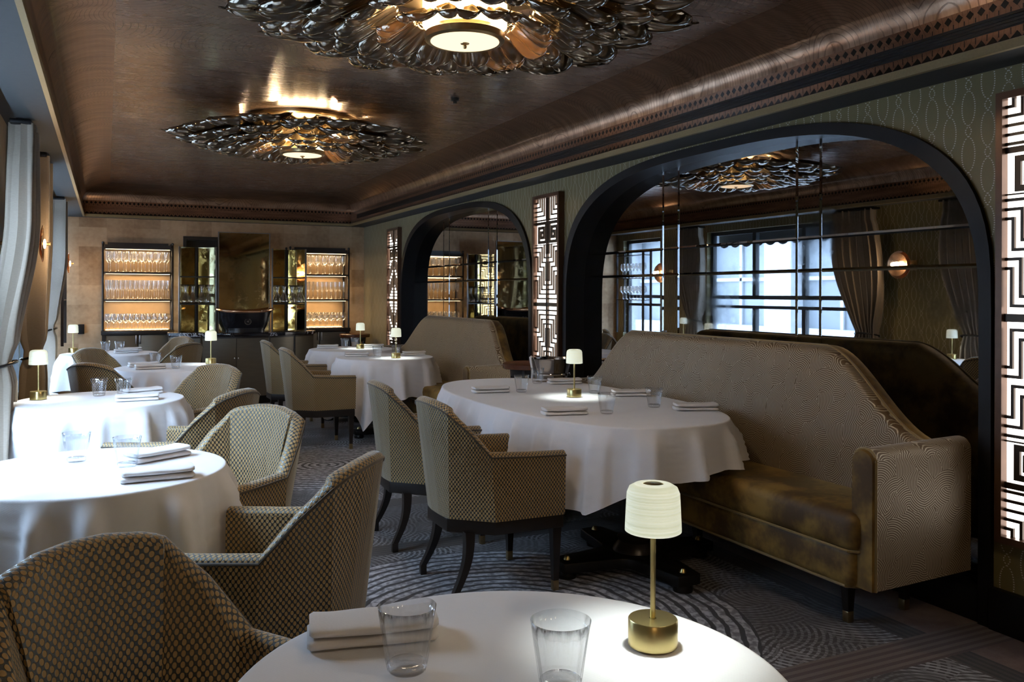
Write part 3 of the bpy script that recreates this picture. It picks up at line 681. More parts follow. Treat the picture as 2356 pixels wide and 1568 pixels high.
# ================================================================== tub armchair
def chaikin(P, n=1, closed=False):
    for _ in range(n):
        Q = [P[0]]
        for a, b in zip(P, P[1:]): Q += [[a[i]*.75+b[i]*.25 for i in range(len(a))], [a[i]*.25+b[i]*.75 for i in range(len(a))]]
        Q.append(P[-1]); P = Q
    return P
def make_chair():
    t = empty('tub_armchair', (0, 0, 0), 0, 'x', 'armchair', 'honeycomb velvet tub armchairs')
    # control: bottom x,y, top x,y,z (outer skin), from left arm end round the back
    half = [(.262, .285, .265, .287, .640), (.08, .284, .08, .287, .646), (-.085, .282, -.105, .286, .656), (-.172, .206, -.20, .256, .765), (-.248, .140, -.284, .213, .846), (-.255, .105, -.304, .155, .866), (-.262, .05, -.326, .075, .879), (-.262, 0, -.332, 0, .882)]
    ctl = half + [(a, -b, c, -d, e) for (a, b, c, d, e) in half[::-1][1:]]
    # densify linearly then soften
    P = [ctl[0]]
    for a, b in zip(ctl, ctl[1:]):
        for k in range(1, 5): P.append([lerp(a[i], b[i], k/4) for i in range(5)])
    n = len(P); th = .056; ZB0 = .352; rows = []; uvs = []
    # cumulative arc at mid height
    arc = [0]
    for a, b in zip(P, P[1:]): arc.append(arc[-1]+sqrt(((a[0]+a[2]-b[0]-b[2])/2)**2+((a[1]+a[3]-b[1]-b[3])/2)**2))
    mid = arc[-1]/2
    def inward(i):
        a = P[max(0, i-2)]; b = P[min(n-1, i+2)]; tx, ty = b[2]-a[2], b[3]-a[3]; L = sqrt(tx*tx+ty*ty) or 1
        nx, ny = -ty/L, tx/L
        if nx*(-P[i][2]) + ny*(-P[i][3]) < 0: nx, ny = -nx, -ny
        return nx, ny
    NO, NR, NI = 9, 13, 9
    mb = MB(); UV = []; ends = {0: [], n-1: []}
    G3 = ([], [], [])
    for i in range(n):
        bx, by, tx, ty, tz = P[i]; nx, ny = inward(i); u = arc[i]-mid
        o_ = [((lerp(bx, tx, k/NO), lerp(by, ty, k/NO), lerp(ZB0, tz-.02, k/NO)), (u, lerp(ZB0, tz-.02, k/NO))) for k in range(NO+1)]
        r_ = []
        for k in range(NR):
            q = pi*k/(NR-1); r_.append(((tx + nx*th*(.5-.5*cos(q)), ty + ny*th*(.5-.5*cos(q)), tz-.02+.022*sin(q)), (u, .6 + .085*k/(NR-1))))
        i_ = []
        for k in range(NI+1):
            s = k/NI; z = lerp(tz-.02, .40, s); f = (z-ZB0)/(tz-.02-ZB0); x = lerp(bx, tx, f); y = lerp(by, ty, f)
            puff = (.014 if tz > .7 else .004)*sin(pi*s)
            i_.append(((x+nx*(th+puff), y+ny*(th+puff), z), (u*.86, 1.3-z)))
        for g3, part in zip(G3, (o_, r_, i_)): g3.append(part)
        if i in ends: ends[i] = [p for p, _ in o_+r_[1:]+i_[1:]]
    for g3 in G3:
        mb.grid([[p for p, _ in row] for row in g3]); UV += [q for row in g3 for _, q in row]
    for e, c in ends.items():
        base = len(mb.v); mb.v += c; UV += [(p[1]+.3, p[2]) for p in c]; mb.f.append(tuple(range(base, len(mb.v))))
    mb.build('shell', 'velour', t, sharp=24, uv=UV)
    # welt along the outer top edge
    pts = [(p[2]*1.004, p[3]*1.004, p[4]-.018) for p in P[::2]]
    MB().tube(pts, .0045, 6).build('welt', 'welt', t)
    for sy in (-1, 1): pass
    # seat cushion
    oct_ = [(.272, .232), (-.06, .232), (-.20, .12), (-.205, 0), (-.20, -.12), (-.06, -.232), (.272, -.232)]
    c = MB().prism(oct_, .352, .462, .022); c.build('seat_cushion', 'velour', t, uv=[(p[0]+p[2]*.0, p[1]+p[2]) for p in c.v])
    base = [(.262, .283), (-.085, .280), (-.258, .13), (-.258, -.13), (-.085, -.280), (.262, -.283)]
    MB().prism([(x*.985, y*.985) for x, y in base], .292, .353, .004).build('seat_frame', 'black_wood', t)
    def leg(x0, y0, x1, y1, w0, w1, curve):
        rows = []
        N = 10
        for k in range(N+1):
            s = k/N; z = lerp(.30, .045, s); x = lerp(x0, x1, s) + curve*sin(pi*s); y = lerp(y0, y1, s); w = lerp(w0, w1, s)/2
            rows.append([(x-w, y-w, z), (x+w, y-w, z), (x+w, y+w, z), (x-w, y+w, z)])
        b = MB().grid(rows, True); o = b.build('leg', 'black_wood', t, sharp=35)
        w = w1/2+.001; q = MB().box(x1-w, x1+w, y1-w, y1+w, 0.0, .046, .002)
        q.build('foot_cap', 'antique_brass' if x0 > 0 else 'black_wood', o)
    leg(.232, .245, .232, .245, .044, .026, 0); leg(.232, -.245, .232, -.245, .044, .026, 0)
    leg(-.175, .19, -.245, .215, .044, .028, .022); leg(-.175, -.19, -.245, -.215, .044, .028, .022)
    return t
chair = make_chair()
CH = [ # x, y, facing deg, label
 (.135, 1.60, -50, 'tub armchair filling the bottom left corner'),
 (.445, 2.625, 145, 'gold-dotted tub armchair just right of the bottom left chair'),
 (.385, 3.545, 216, 'tub armchair with bright silvery inside, at the nearest window-side table'),
 (.365, 4.56, 143, 'tub armchair mostly hidden behind the bright silvery chair'),
 (.445, 5.80, 216, 'silvery tub armchair at the table beside the tied brown curtain'),
 (.11, 6.62, 42, 'dark brown tub armchair seen from behind, left of the middle'),
 (.10, 7.95, -34, 'green-rimmed tub armchair behind the dark brown one, by the far curtain'),
 (.50, 8.84, 140, 'brown-sided tub armchair in front of its pale twin near the bar'),
 (.50, 9.72, 209, 'pale tub armchair standing right before the bar counter'),
 (1.632, 3.695, 0, 'tub armchair at the oval table, nearer one, all four legs visible'),
 (1.628, 4.508, -3, 'tub armchair at the oval table, the farther of its two'),
 (1.69, 7.55, 1, 'tub armchair at the round table nearest the far sofa'),
 (1.73, 8.80, 1, 'tub armchair at the round table nearest the right glass shelves'),
]
for i, (x, y, a, lab) in enumerate(CH):
    place(chair if i == 0 else copy_tree(chair), (x, y, 0), radians(a), lab)

# ================================================================== tables and cloths
def pedestal(t, cx, cy, col_r=.065, span=.40):
    MB().lathe([(col_r*1.1, .70), (col_r, .66), (col_r, .17), (col_r*1.35, .15), (col_r*1.2, .13), (col_r*1.6, .10), (col_r*1.7, .075)], 28, (cx, cy)).build('column', 'black_wood', t)
    poly = []
    for k in range(4):
        a = pi/2*k; e = .062
        poly += [(span*cos(a)+e*sin(a), span*sin(a)-e*cos(a)), (span*cos(a)-e*sin(a), span*sin(a)+e*cos(a))]
        a2 = a+pi/4
        p0 = poly[-1]; nxt = pi/2*(k+1); p1 = (span*cos(nxt)+e*sin(nxt), span*sin(nxt)-e*cos(nxt))
        for s in [.12, .25, .38, .5, .62, .75, .88]:
            x, y = lerp(p0[0], p1[0], s), lerp(p0[1], p1[1], s); q = 1-.52*sin(pi*s)**.8; poly.append((x*q, y*q))
    b = MB().prism([(x+cx, y+cy) for x, y in poly], .035, .085, .006).build('base_plate', 'black_metal', t)
    for k in range(4):
        a = pi/2*k; fx, fy = cx+(span-.05)*cos(a), cy+(span-.05)*sin(a)
        MB().lathe([(.001, 0), (.045, 0), (.048, .018), (.04, .036), (.001, .036)], 20, (fx, fy)).build('foot', 'black_metal', b)
        MB().lathe([(.001, .104), (.010, .102), (.016, .092), (.018, .085)], 14, (fx, fy)).build('screw', 'brass', b)
def cloth(outline, drop, name_label, loc, seed, nfold, amp=.050, group='white tablecloths', flare=.05, calm=None):
    """outline: list of (x,y,nx,ny,arc_angle); drop(i)->hem drop"""
    rnd = random.Random(seed); n = len(outline); ph = [rnd.uniform(0, 6.28) for _ in range(6)]
    rows = []
    for f in (0.0, .35, .7, .9, .97): rows.append([(x*f if f else x*.001, y*f if f else y*.001, .750) for (x, y, nx, ny) in outline])
    for q in (0, .33, .66, 1.0):
        a = pi/2*q; rows.append([(x + nx*.010*(sin(a)-1)+nx*.004, y + ny*.010*(sin(a)-1)+ny*.004, .750-.010*(1-cos(a))) for (x, y, nx, ny) in outline])
    NJ = 16
    for j in range(1, NJ+1):
        s = j/NJ; row = []
        for i, (x, y, nx, ny) in enumerate(outline):
            u = i/n; d = drop[i]; e = s**.85
            w = sin(2*pi*nfold*u+ph[0]+1.2*sin(2*pi*u*3+ph[1])) + .45*sin(2*pi*(nfold*2-3)*u+ph[2]) + .5*sin(2*pi*(nfold-4)*u+ph[3])
            w = .55*w + .45*(abs(w)-.6)
            k = min(1, s*d/.07)
            cm = calm[i] if calm else 1
            off = .004 + cm*(e*(flare*d/.4) + amp*w*(.45+.75*s)*k + .012*k)
            off = max(off, .003+.02*s*cm)
            crease = .003*sin(40*s+7*w)*k
            row.append((x+nx*(off+crease), y+ny*(off+crease), .740-s*d - .0*w))
        rows.append(row)
    o = MB().grid(rows, True).build('tablecloth', 'linen', None, sharp=0)
    o.location = (loc[0], loc[1], 0.003)
    tag(o, name_label, 'tablecloth', group); return o
def circ_outline(r, n=200): return [(r*cos(2*pi*i/n), r*sin(2*pi*i/n), cos(2*pi*i/n), sin(2*pi*i/n)) for i in range(n)]
def sq_drop(r, side, rot, n=200, lo=.2, hi=.66):
    D = []
    for i in range(n):
        a = 2*pi*i/n-rot; m = side/2/max(abs(cos(a)), abs(sin(a)))-r; D.append(max(lo, min(hi, m)))
    # soften the corners a little
    return [(D[i-2]+2*D[i-1]+3*D[i]+2*D[(i+1) % n]+D[(i+2) % n])/9 for i in range(n)]
RT = [ # x y r side rot nfold label
 (.568, 1.183, .432, 1.55, .3, 13, 'nearest the camera'),
 (-.04, 3.244, .430, 1.45, .9, 13, 'at the left edge of the photo'),
 (-.03, 5.35, .440, 1.45, .35, 12, 'beside the tied brown curtain'),
 (.49, 7.42, .440, 1.5, .6, 11, 'with the dark brown chair behind it'),
 (.03, 9.32, .440, 1.5, .75, 11, 'farthest away by the windows'),
 (2.39, 7.83, .455, 1.55, .15, 12, 'nearest the far sofa'),
 (2.40, 9.06, .455, 1.55, .35, 12, 'nearest the right glass shelves'),
]
for i, (x, y, r, side, rot, nf, where) in enumerate(RT):
    t = empty('round_table', (x, y, 0), 0, 'round dark table under the white cloth ' + where, 'table', 'round dining tables')
    MB().lathe([(.001, .715), (r-.02, .715), (r-.008, .722), (r-.006, .742), (r-.016, .7485), (.001, .7485)], 48).build('tabletop', 'black_wood', t)
    pedestal(t, 0, 0, .05, .30)
    dr = sq_drop(r, side, rot)
    if x > 2: dr = [min(d_, lerp(.9, .235, sstep((x + r*cos(2*pi*q/200) - 2.60)/.10))) for q, d_ in enumerate(dr)]
    cloth(circ_outline(r), dr, 'white linen cloth on the round table ' + where, (x, y), i*5+3, nf)
# long oval table
def sup(n, a, b, e=2.6):
    P = []
    for i in range(n):
        q = 2*pi*i/n; x = a*math.copysign(abs(cos(q))**(2/e), cos(q)); y = b*math.copysign(abs(sin(q))**(2/e), sin(q)); P.append((x, y))
    # even arc length
    L = [0]; Q = P+[P[0]]
    for p, q in zip(Q, Q[1:]): L.append(L[-1]+math.dist(p, q))
    out = []; k = 0
    for i in range(n):
        d = L[-1]*i/n
        while L[k+1] < d: k += 1
        f = (d-L[k])/max(1e-9, L[k+1]-L[k]); out.append((lerp(Q[k][0], Q[k+1][0], f), lerp(Q[k][1], Q[k+1][1], f)))
    res = []
    for i in range(n):
        a_, b_ = out[i-3], out[(i+3) % n]; tx, ty = b_[0]-a_[0], b_[1]-a_[1]; l = sqrt(tx*tx+ty*ty); res.append((*out[i], ty/l, -tx/l))
    return res
OX, OY = 2.42, 4.355
t = empty('oval_table', (OX, OY, 0), 0, 'long oval table on two dark pedestals in front of the long sofa', 'table')
ol = sup(420, .548, 1.19)
MB().prism([(p[0]-.012*p[2], p[1]-.012*p[3]) for p in ol[::4]], .715, .7485, .004).build('tabletop', 'black_wood', t)
pedestal(t, -.03, -.775, .068, .44); pedestal(t, -.03, .775, .068, .44)
drop = []
for (x, y, nx, ny) in ol:
    d = .235 + .17*max(0, 1-abs(atan2(y+.75, x+.30)+2.25)/.75)**1.5
    if x < -.3: d = max(d, .38)
    if x > .05: d = min(d, .20)
    drop.append(d)
drop = [sum(drop[(i+k) % 420] for k in range(-9, 10))/19 for i in range(420)]
cloth(ol, drop, 'large white linen cloth over the long oval table', (OX, OY), 77, 30, .030, flare=.06, calm=[lerp(1, .15, sstep((x-.30)/.2)*sstep((y+1.05)/.25)) for (x, y, nx, ny) in ol])

# ================================================================== tumblers, napkins, lamps
def make_tumbler():
    t = empty('glass_tumbler', (0, 0, 0), 0, 'x', 'glass', 'fluted glass tumblers on the tables')
    fl = lambda a, z: 1 + .034*cos(12*a)*max(0, min(1, (.105-z)/.03))
    MB().lathe([(.030, .002), (.0325, .012), (.0365, .04), (.0415, .075), (.0468, .104), (.0459, .1045), (.0400, .075), (.0345, .04), (.0305, .016)], 96, rf=fl).build('wall', 'glass', t, sharp=0)
    MB().lathe([(.001, .001), (.0285, .001), (.0315, .006), (.0325, .013), (.0295, .0155), (.015, .0135), (.001, .013)], 48).build('base', 'glass', t, sharp=0)
    return t
tum = make_tumbler(); first = [True]
def tumbler(x, y, label, rz=0):
    o = tum if first[0] else copy_tree(tum); first[0] = False
    return place(o, (x, y, .7545), rz, label)
def make_napkin():
    t = empty('folded_napkin', (0, 0, 0), 0, 'x', 'napkin', 'folded white napkins on the tables')
    for k in range(2):
        z0 = k*.0178; rows = []; N = 30
        L, Wd, hh = (.112, .052, .0170)
        # folded bundle: rounded cross-section swept along x, soft and slightly irregular
        sec = []
        for q in range(28):
            a = 2*pi*q/28; sec.append((math.copysign(abs(cos(a))**.45, cos(a)), math.copysign(abs(sin(a))**.7, sin(a))))
        for i in range(N+1):
            s = -1+2*i/N; fx = s*L*(1 if k == 0 else .985) + .002*k
            sc = 1 if abs(s) < .97 else .80
            wv = .0012*sin(5*s+k*2)
            rows.append([(fx, Wd*sc*c*(1+.02*sin(4*s+k)) + .003*k, z0+hh/2 + hh/2*sc*z_ + wv*(z_ > 0) + .0025*k*s*s) for (c, z_) in sec])
        b = MB().grid(rows, True); m = len(sec); n0 = len(b.v)
        b.f.append(tuple(range(m))); b.f.append(tuple(range(n0-m, n0)))
        b.build('fold', 'napkin', t, sharp=60)
    return t
nap = make_napkin(); firstn = [True]
def napkin(x, y, deg, label):
    o = nap if firstn[0] else copy_tree(nap); firstn[0] = False
    return place(o, (x, y, .7545), radians(deg), label)
def make_lamp():
    t = empty('table_lamp', (0, 0, 0), 0, 'x', 'lamp', 'small lit table lamps')
    MB().lathe([(.001, 0), (.0405, 0), (.0425, .002), (.0425, .0445), (.0410, .0465), (.006, .0465)], 64).build('base', 'brass', t)
    MB().lathe([(.0046, .046), (.0046, .200)], 20, close=True).build('pole', 'brass', t)
    MB().lathe([(.046, .196), (.0485, .1975), (.0482, .21), (.0465, .245), (.0455, .262), (.0415, .272), (.032, .2775), (.019, .279), (.0185, .2765), (.031, .2745), (.040, .268), (.0435, .258), (.0445, .24), (.046, .21), (.046, .196)], 64).build('shade', 'shade', t, sharp=0)
    MB().lathe([(.001, .2785), (.0155, .2785), (.0185, .277), (.0185, .272), (.001, .272)], 32).build('top_button', 'brass', t)
    MB().lathe([(.006, .222), (.036, .222), (.036, .226), (.006, .226)], 32).build('led_ring', 'lamp_led', t)
    lamp('SPOT', (0, 0, .218), 3.0, (.93, 1.0, .94), .02, spot=106, blend=.55, parent=t, name='led_light')
    return t
M['lamp_led'] = emis('lamp_led', (.95, 1, .9), 3)
tl = make_lamp(); firstl = [True]
def tlamp(x, y, label):
    o = tl if firstl[0] else copy_tree(tl); firstl[0] = False
    return place(o, (x, y, .7545), 0, label)
tlamp(.853, 1.223, 'brass table lamp with ribbed cream shade, largest, on the bottom table')
tlamp(-.36, 3.10, 'brass table lamp on the left-edge table, outside the photo')
tlamp(-.345, 5.47, 'brass table lamp beside the tied brown curtain')
tlamp(.80, 7.62, 'brass table lamp on the right side of the third window-side table')
tlamp(-.30, 9.55, 'brass table lamp farthest left, beside the far curtain')
tlamp(2.476, 4.352, 'brass table lamp in the middle of the long oval table')
tlamp(2.433, 7.623, 'brass table lamp on the small sofa table, just below the lit panel')
tlamp(2.492, 9.072, 'brass table lamp on the farthest right table, before the right glass shelves')
for (x, y, lab) in [
 (.437, 1.306, 'glass tumbler in front of the napkin on the bottom table'),
 (.632, 1.150, 'glass tumbler cut off by the bottom edge of the photo'),
 (-.095, 3.413, 'left glass tumbler on the left-edge table'),
 (.066, 3.240, 'glass tumbler touching the napkins on the left-edge table'),
 (-.037, 5.512, 'left glass tumbler on the curtain-side lamp table'),
 (.091, 5.455, 'right glass tumbler on the curtain-side lamp table'),
 (.501, 7.266, 'glass tumbler standing clear of the napkins on the third window-side table'),
 (.365, 7.62, 'glass tumbler behind the napkins on the third window-side table'),
 (-.007, 9.60, 'left glass tumbler on the farthest window-side table'),
 (.122, 9.55, 'right glass tumbler on the farthest window-side table'),
 (2.299, 4.693, 'glass tumbler left of the oval table lamp, nearer of the two there'),
 (2.616, 5.10, 'sparkling glass tumbler at the far end of the oval table near the ice bucket'),
 (2.675, 4.453, 'glass tumbler right behind the oval table lamp, by the sofa'),
 (2.28, 3.676, 'glass tumbler right of the front napkin on the oval table'),
 (2.641, 3.782, 'glass tumbler at the right of the oval table before the sofa back'),
 (2.365, 9.25, 'left glass tumbler on the farthest right table'),
 (2.509, 9.36, 'glass tumbler beside the lamp on the farthest right table'),
 (2.289, 7.741, 'left glass tumbler on the small sofa table'),
 (2.53, 7.92, 'glass tumbler behind the lamp on the small sofa table')]: tumbler(x, y, lab, random.random())
for (x, y, d, lab) in [
 (.425, 1.462, -12, 'folded white napkin behind the tumbler on the bottom table'),
 (.149, 3.00, 3, 'nearer folded napkin on the left-edge table'),
 (.170, 3.36, 32, 'farther folded napkin on the left-edge table, beside the silvery chair'),
 (.155, 5.21, 2, 'nearer folded napkin on the curtain-side lamp table'),
 (.190, 5.52, 20, 'farther folded napkin on the curtain-side lamp table'),
 (.311, 7.30, 5, 'nearer folded napkin on the third window-side table'),
 (.27, 7.55, 5, 'farther folded napkin on the third window-side table'),
 (.178, 9.34, 5, 'nearer folded napkin on the farthest window-side table'),
 (.22, 9.60, 10, 'farther folded napkin on the farthest window-side table'),
 (2.124, 4.77, -8, 'folded napkin at the far left of the oval table'),
 (2.78, 5.02, -14, 'folded napkin at the far right of the oval table near the ice bucket'),
 (2.076, 3.75, -12, 'folded napkin nearest the front of the oval table'),
 (2.815, 4.272, -20, 'folded napkin in the middle of the sofa side of the oval table'),
 (2.78, 3.609, -22, 'folded napkin at the right end of the oval table'),
 (2.19, 9.30, -8, 'left folded napkin on the farthest right table'),
 (2.68, 9.22, -8, 'right folded napkin on the farthest right table'),
 (2.16, 8.00, -10, 'left folded napkin on the small sofa table'),
 (2.72, 7.95, -10, 'right folded napkin on the small sofa table')]: napkin(x, y, d, lab)

# ================================================================== sofas
def sofa(y0, y1, n0, n1, f0, f1, label):
    """y0..y1 ends; back is high between n1 and f0, slopes n0->n1 and f1->f0"""
    t = empty('sofa', (2.9, (y0+y1)/2, 0), 0, label, 'sofa', 'olive velvet sofas in the arches')
    ox, oy = 2.9, (y0+y1)/2
    def T(b): b.v = [(p[0]-ox, p[1]-oy, p[2]) for p in b.v]; return b
    def zt(y):
        if y < n1: k = sstep((y-n0)/(n1-n0)); k = lerp(k, max(0, min(1, (y-n0)/(n1-n0))), .25); return lerp(.752, 1.115, k)
        if y > f0: k = sstep((f1-y)/(f1-f0)); k = lerp(k, max(0, min(1, (f1-y)/(f1-f0))), .25); return lerp(.752, 1.115, k)
        return 1.115
    # back: front face, rolled top, rear
    N = 90; rows = []; rim = []; xf0, lean = 2.985, .085
    for i in range(N+1):
        y = lerp(y0+.01, y1-.01, i/N); z1 = zt(y); r = []
        for k in range(13): s = k/12; z = lerp(.40, z1-.045, s); r.append((xf0 + lean*max(0, (z-.42)/.7)**1.3 + .012*sin(pi*s)*0, y, z))
        xt = r[-1][0]
        for k in range(1, 7): q = pi/2*k/6; r.append((xt+.045*(1-cos(q)), y, z1-.045+.045*sin(q)))
        rows.append(r)
        rim.append([(xt+.045, y, z1), (xt+.075, y, z1+.002), (xt+.115, y, z1-.004), (xt+.14, y, z1-.03), (XW+.035 if False else xt+.15, y, z1-.07), (xt+.12, y, .30)])
    T(MB().grid(rows)).build('backrest', 'brocade', t, sharp=0)
    rb = MB().grid(rim)
    for e in (0, N):
        c = rows[e]+rim[e]; b = len(rb.v); rb.v += c; rb.f.append(tuple(range(b, b+len(c))))
    T(rb).build('back_edge', 'velvet', t, sharp=60)
    T(MB().tube([r[-1] for r in rows][::2], .007, 8)).build('piping', 'velvet_pipe', t)
    # base and seat
    xs = 2.615
    T(MB().box(xs+.012, 3.10, y0-.0+.03, y1-.03, .205, .365, .03)).build('seat_base', 'velvet', t, sharp=50)
    T(MB().box(xs, 3.02, y0+.012, y1-.012, .345, .505, .045)).build('seat_cushion', 'velvet', t, sharp=50)
    T(MB().tube([(3.0, y0+.02, .355), (xs+.035, y0+.02, .355), (xs+.008, y0+.045, .355), (xs+.008, y1-.045, .355), (xs+.035, y1-.02, .355), (3.0, y1-.02, .355)], .006, 8)).build('piping', 'velvet_pipe', t)
    T(MB().tube([(3.0, y0+.04, .212), (xs+.06, y0+.04, .210), (xs+.022, y0+.07, .210), (xs+.022, y1-.07, .210), (xs+.06, y1-.04, .210), (3.0, y1-.04, .212)], .007, 8)).build('piping', 'velvet_pipe', t)
    # arms: rounded top section extruded in x
    for (ya, yb) in ((y0-.045, y0+.06), (y1+.045, y1-.06)):
        sec = []; yc = (ya+yb)/2; hw = abs(yb-ya)/2; sg = 1 if yb > ya else -1
        sec.append((yc-sg*hw, .215))
        for k in range(9): q = pi*k/8; sec.append((yc-sg*hw*cos(q), .715+.045*sin(q)))
        sec.append((yc+sg*hw, .215))
        rws = []
        for x, g_ in ((2.672, .0), (2.70, .004), (2.9, .004), (3.12, .004), (3.215, .0)):
            rws.append([(x, yy, z + (.012*(x-2.67)/.5)) for (yy, z) in sec])
        b = MB().grid(rws, False); m = len(sec); b.f.append(tuple(range(len(b.v)-m, len(b.v))))
        for k in range(len(rws)-1): b.f.append((k*m, k*m+m-1, (k+1)*m+m-1, (k+1)*m))
        T(b).build('arm', 'brocade', t, sharp=50)
        # velvet facing of the arm front with piping
        fr = [(2.672, yy, z) for (yy, z) in sec]; fi = [(2.655, yc+(yy-yc)*.93, .22+(z-.22)*.985) for (yy, z) in sec]
        b = MB().grid([fr, fi], True); b.f.append(tuple(range(m, 2*m))); T(b).build('arm_facing', 'velvet', t, sharp=50)
        T(MB().tube(fr, .006, 8)).build('piping', 'velvet_pipe', t)
    k = 0
    for x in (2.79, 3.12):
        for y in ((y0+.20, y1-.20) if (y1-y0) < 2 else (y0+.20, y0+.2+(y1-y0-.4)/2.4, y1-.20)):
            rws = [[(x-w, y-w, z), (x+w, y-w, z), (x+w, y+w, z), (x-w, y+w, z)] for z, w in ((.22, .024), (.045, .015))]
            o = T(MB().grid(rws, True)).build('leg', 'black_wood', t); T(MB().box(x-.016, x+.016, y-.016, y+.016, 0, .046, .002)).build('foot_cap', 'antique_brass', o)
    return t
sofa(2.40, 5.20, 2.44, 3.02, 4.70, 5.16, 'long olive velvet and patterned gold sofa in the nearer arch')
sofa(6.46, 9.36, 6.50, 6.97, 8.60, 9.32, 'smaller-looking olive velvet sofa in the farther arch')

# ================================================================== side tables and ice bucket
def side_table(x, y, r, zt, label):
    t = empty('side_table', (x, y, 0), 0, label, 'table', 'round dark red side tables')
    MB().lathe([(.001, zt-.045), (r-.01, zt-.045), (r, zt-.04), (r+.002, zt-.006), (r-.006, zt), (.001, zt)], 56).build('tabletop', 'dark_red_wood', t)
    MB().lathe([(r*.72, zt-.10), (r*.75, zt-.045)], 40).build('apron', 'black_wood', t)
    for k in range(4):
        a = pi/4+pi/2*k; b = [(r*.68*cos(a), r*.68*sin(a), zt-.05), (r*.66*cos(a), r*.66*sin(a), zt*.5), (r*.74*cos(a), r*.74*sin(a), .012)]
        MB().tube(b, [.020, .016, .012], 10).build('leg', 'black_wood', t)
side_table(2.985, 5.93, .22, .82, 'round dark red wood side table between the two sofas')
side_table(3.00, 11.20, .20, .81, 'round dark red wood side table in the far right corner')
t = empty('ice_bucket', (2.94, 5.50, 0), 0, 'polished steel ice bucket on a stand behind the far end of the oval table', 'ice bucket')
bk = MB().lathe([(.001, .665), (.09, .665), (.104, .672), (.128, .80), (.150, .875), (.158, .886), (.152, .888), (.142, .872), (.12, .80), (.098, .68), (.001, .675)], 64).build('bowl', 'steel', t)
MB().lathe([(.131, .765), (.139, .768), (.139, .778), (.133, .781)], 64).build('ring', 'steel', t)
MB().lathe([(.001, 0), (.14, 0), (.14, .012), (.03, .03), (.014, .06), (.014, .62), (.05, .65), (.09, .665), (.001, .665)], 32).build('stand', 'steel', t)
rows = []
path = [(-.150, .72), (-.146, .80), (-.158, .86), (-.162, .892), (-.152, .902), (-.138, .893), (-.128, .85), (-.12, .82)]
for w in range(7):
    a = radians(158 + 6.5*(w-3)*1.0); rows.append([(-q[0]*cos(a)*1.03, -q[0]*sin(a)*1.03*-1 if False else q[0]*-sin(a), q[1]+.0) for q in path])
o = MB().grid(rows).build('service_cloth', 'napkin', None, sharp=0); o.location = (2.94, 5.50, 0); md = o.modifiers.new('thickness', 'SOLIDIFY'); md.thickness = .004
tag(o, 'grey-white service cloth folded over the rim of the ice bucket', 'cloth')

# ================================================================== back wall: lit glass cabinets
YC = 11.42
def cabinet(x0, x1, label):
    t = empty('display_cabinet', ((x0+x1)/2, YC, 0), 0, label, 'cabinet', 'lit glassware cabinets on the back wall')
    cx = (x0+x1)/2; w = (x1-x0)/2; yb = YB-YC-.02
    B = MB().box(-w-.02, w+.02, -.01, yb, 0.0, .07).box(-w-.02, w+.02, -.015, yb, .835, .885, .004).box(-w-.01, -w+.03, 0, yb, .07, .835).box(w-.03, w+.01, 0, yb, .07, .835).box(-w, w, .04, yb, .07, .835)
    B.build('base_cabinet', 'black_wood', t)
    for s in (-1, 1):
        a, b = sorted((s*.006, s*(w-.032)))
        d = MB().box(a, b, .012, .04, .08, .828, .004).build('door', 'panel', t); MB().box(s*.022-.008, s*.022+.008, -.004, .012, .72, .83, .002).build('handle', 'pewter', d)
    for s in (-1, 1):
        for yy in (0.01, yb-.03):
            MB().lathe([(.013, .885), (.013, 1.93), (.009, 1.935), (.016, 1.948), (.014, 1.965), (.001, 1.972)], 14, (s*w, yy+.01)).build('post', 'black_wood', t)
    MB().box(-w, w, yb-.012, yb, .885, 1.93).build('back_panel', 'cab_back', t)
    m = MB(); m.prism([(-w+.02, 0), (w-.02, 0), (w-.02, .03), (-w+.02, .03)], 1.905, 1.935); m.box(-w+.05, w-.05, 0, .03, 1.935, 1.96); m.box(-w, w, 0, yb, 1.885, 1.905)
    m.build('top_rail', 'black_wood', t)
    for z in (1.270, 1.605):
        MB().box(-w+.01, w-.01, 0, yb-.012, z-.022, z, .003).build('shelf', 'black_wood', t)
    for z in (1.247, 1.582, 1.884):
        s = MB().box(-w+.03, w-.03, .05, .056, z-.004, z-.001).build('light_strip', 'led_glow', t)
        lamp('AREA', (0, .12, z-.012), 2.6, (1.0, .70, .38), 2*w-.1, rot=(0, 0, 0), parent=t, name='shelf_light', sy=.03)
    MB().box(-w+.03, w-.03, yb-.045, yb-.013, .886, .892).build('light_strip', 'led_soft', t)
    return t
M['cab_back'] = plain('cab_back', (.42, .28, .155), .38, .4, .12, 12)
M['led_soft'] = emis('led_soft', (1, .68, .36), 5)
cabinet(.352-.392, .352+.392, 'lit dark-framed glassware cabinet at the left of the back wall')
cabinet(2.585-.392, 2.585+.392, 'lit dark-framed glassware cabinet at the right of the back wall')
def stem(kind):
    P = {'wine': [(.032, .001), (.030, .003), (.004, .008), (.0035, .095), (.012, .105), (.036, .128), (.043, .158), (.037, .20), (.032, .225)],
         'flute': [(.030, .001), (.028, .003), (.004, .008), (.0035, .095), (.010, .105), (.023, .13), (.026, .18), (.024, .235)],
         'burgundy': [(.034, .001), (.032, .003), (.004, .008), (.0035, .085), (.014, .094), (.046, .118), (.052, .145), (.042, .185), (.035, .205)],
         'tall': [(.034, .001), (.032, .003), (.004, .008), (.0035, .105), (.012, .115), (.034, .14), (.040, .175), (.040, .235), (.039, .25)]}[kind]
    return P
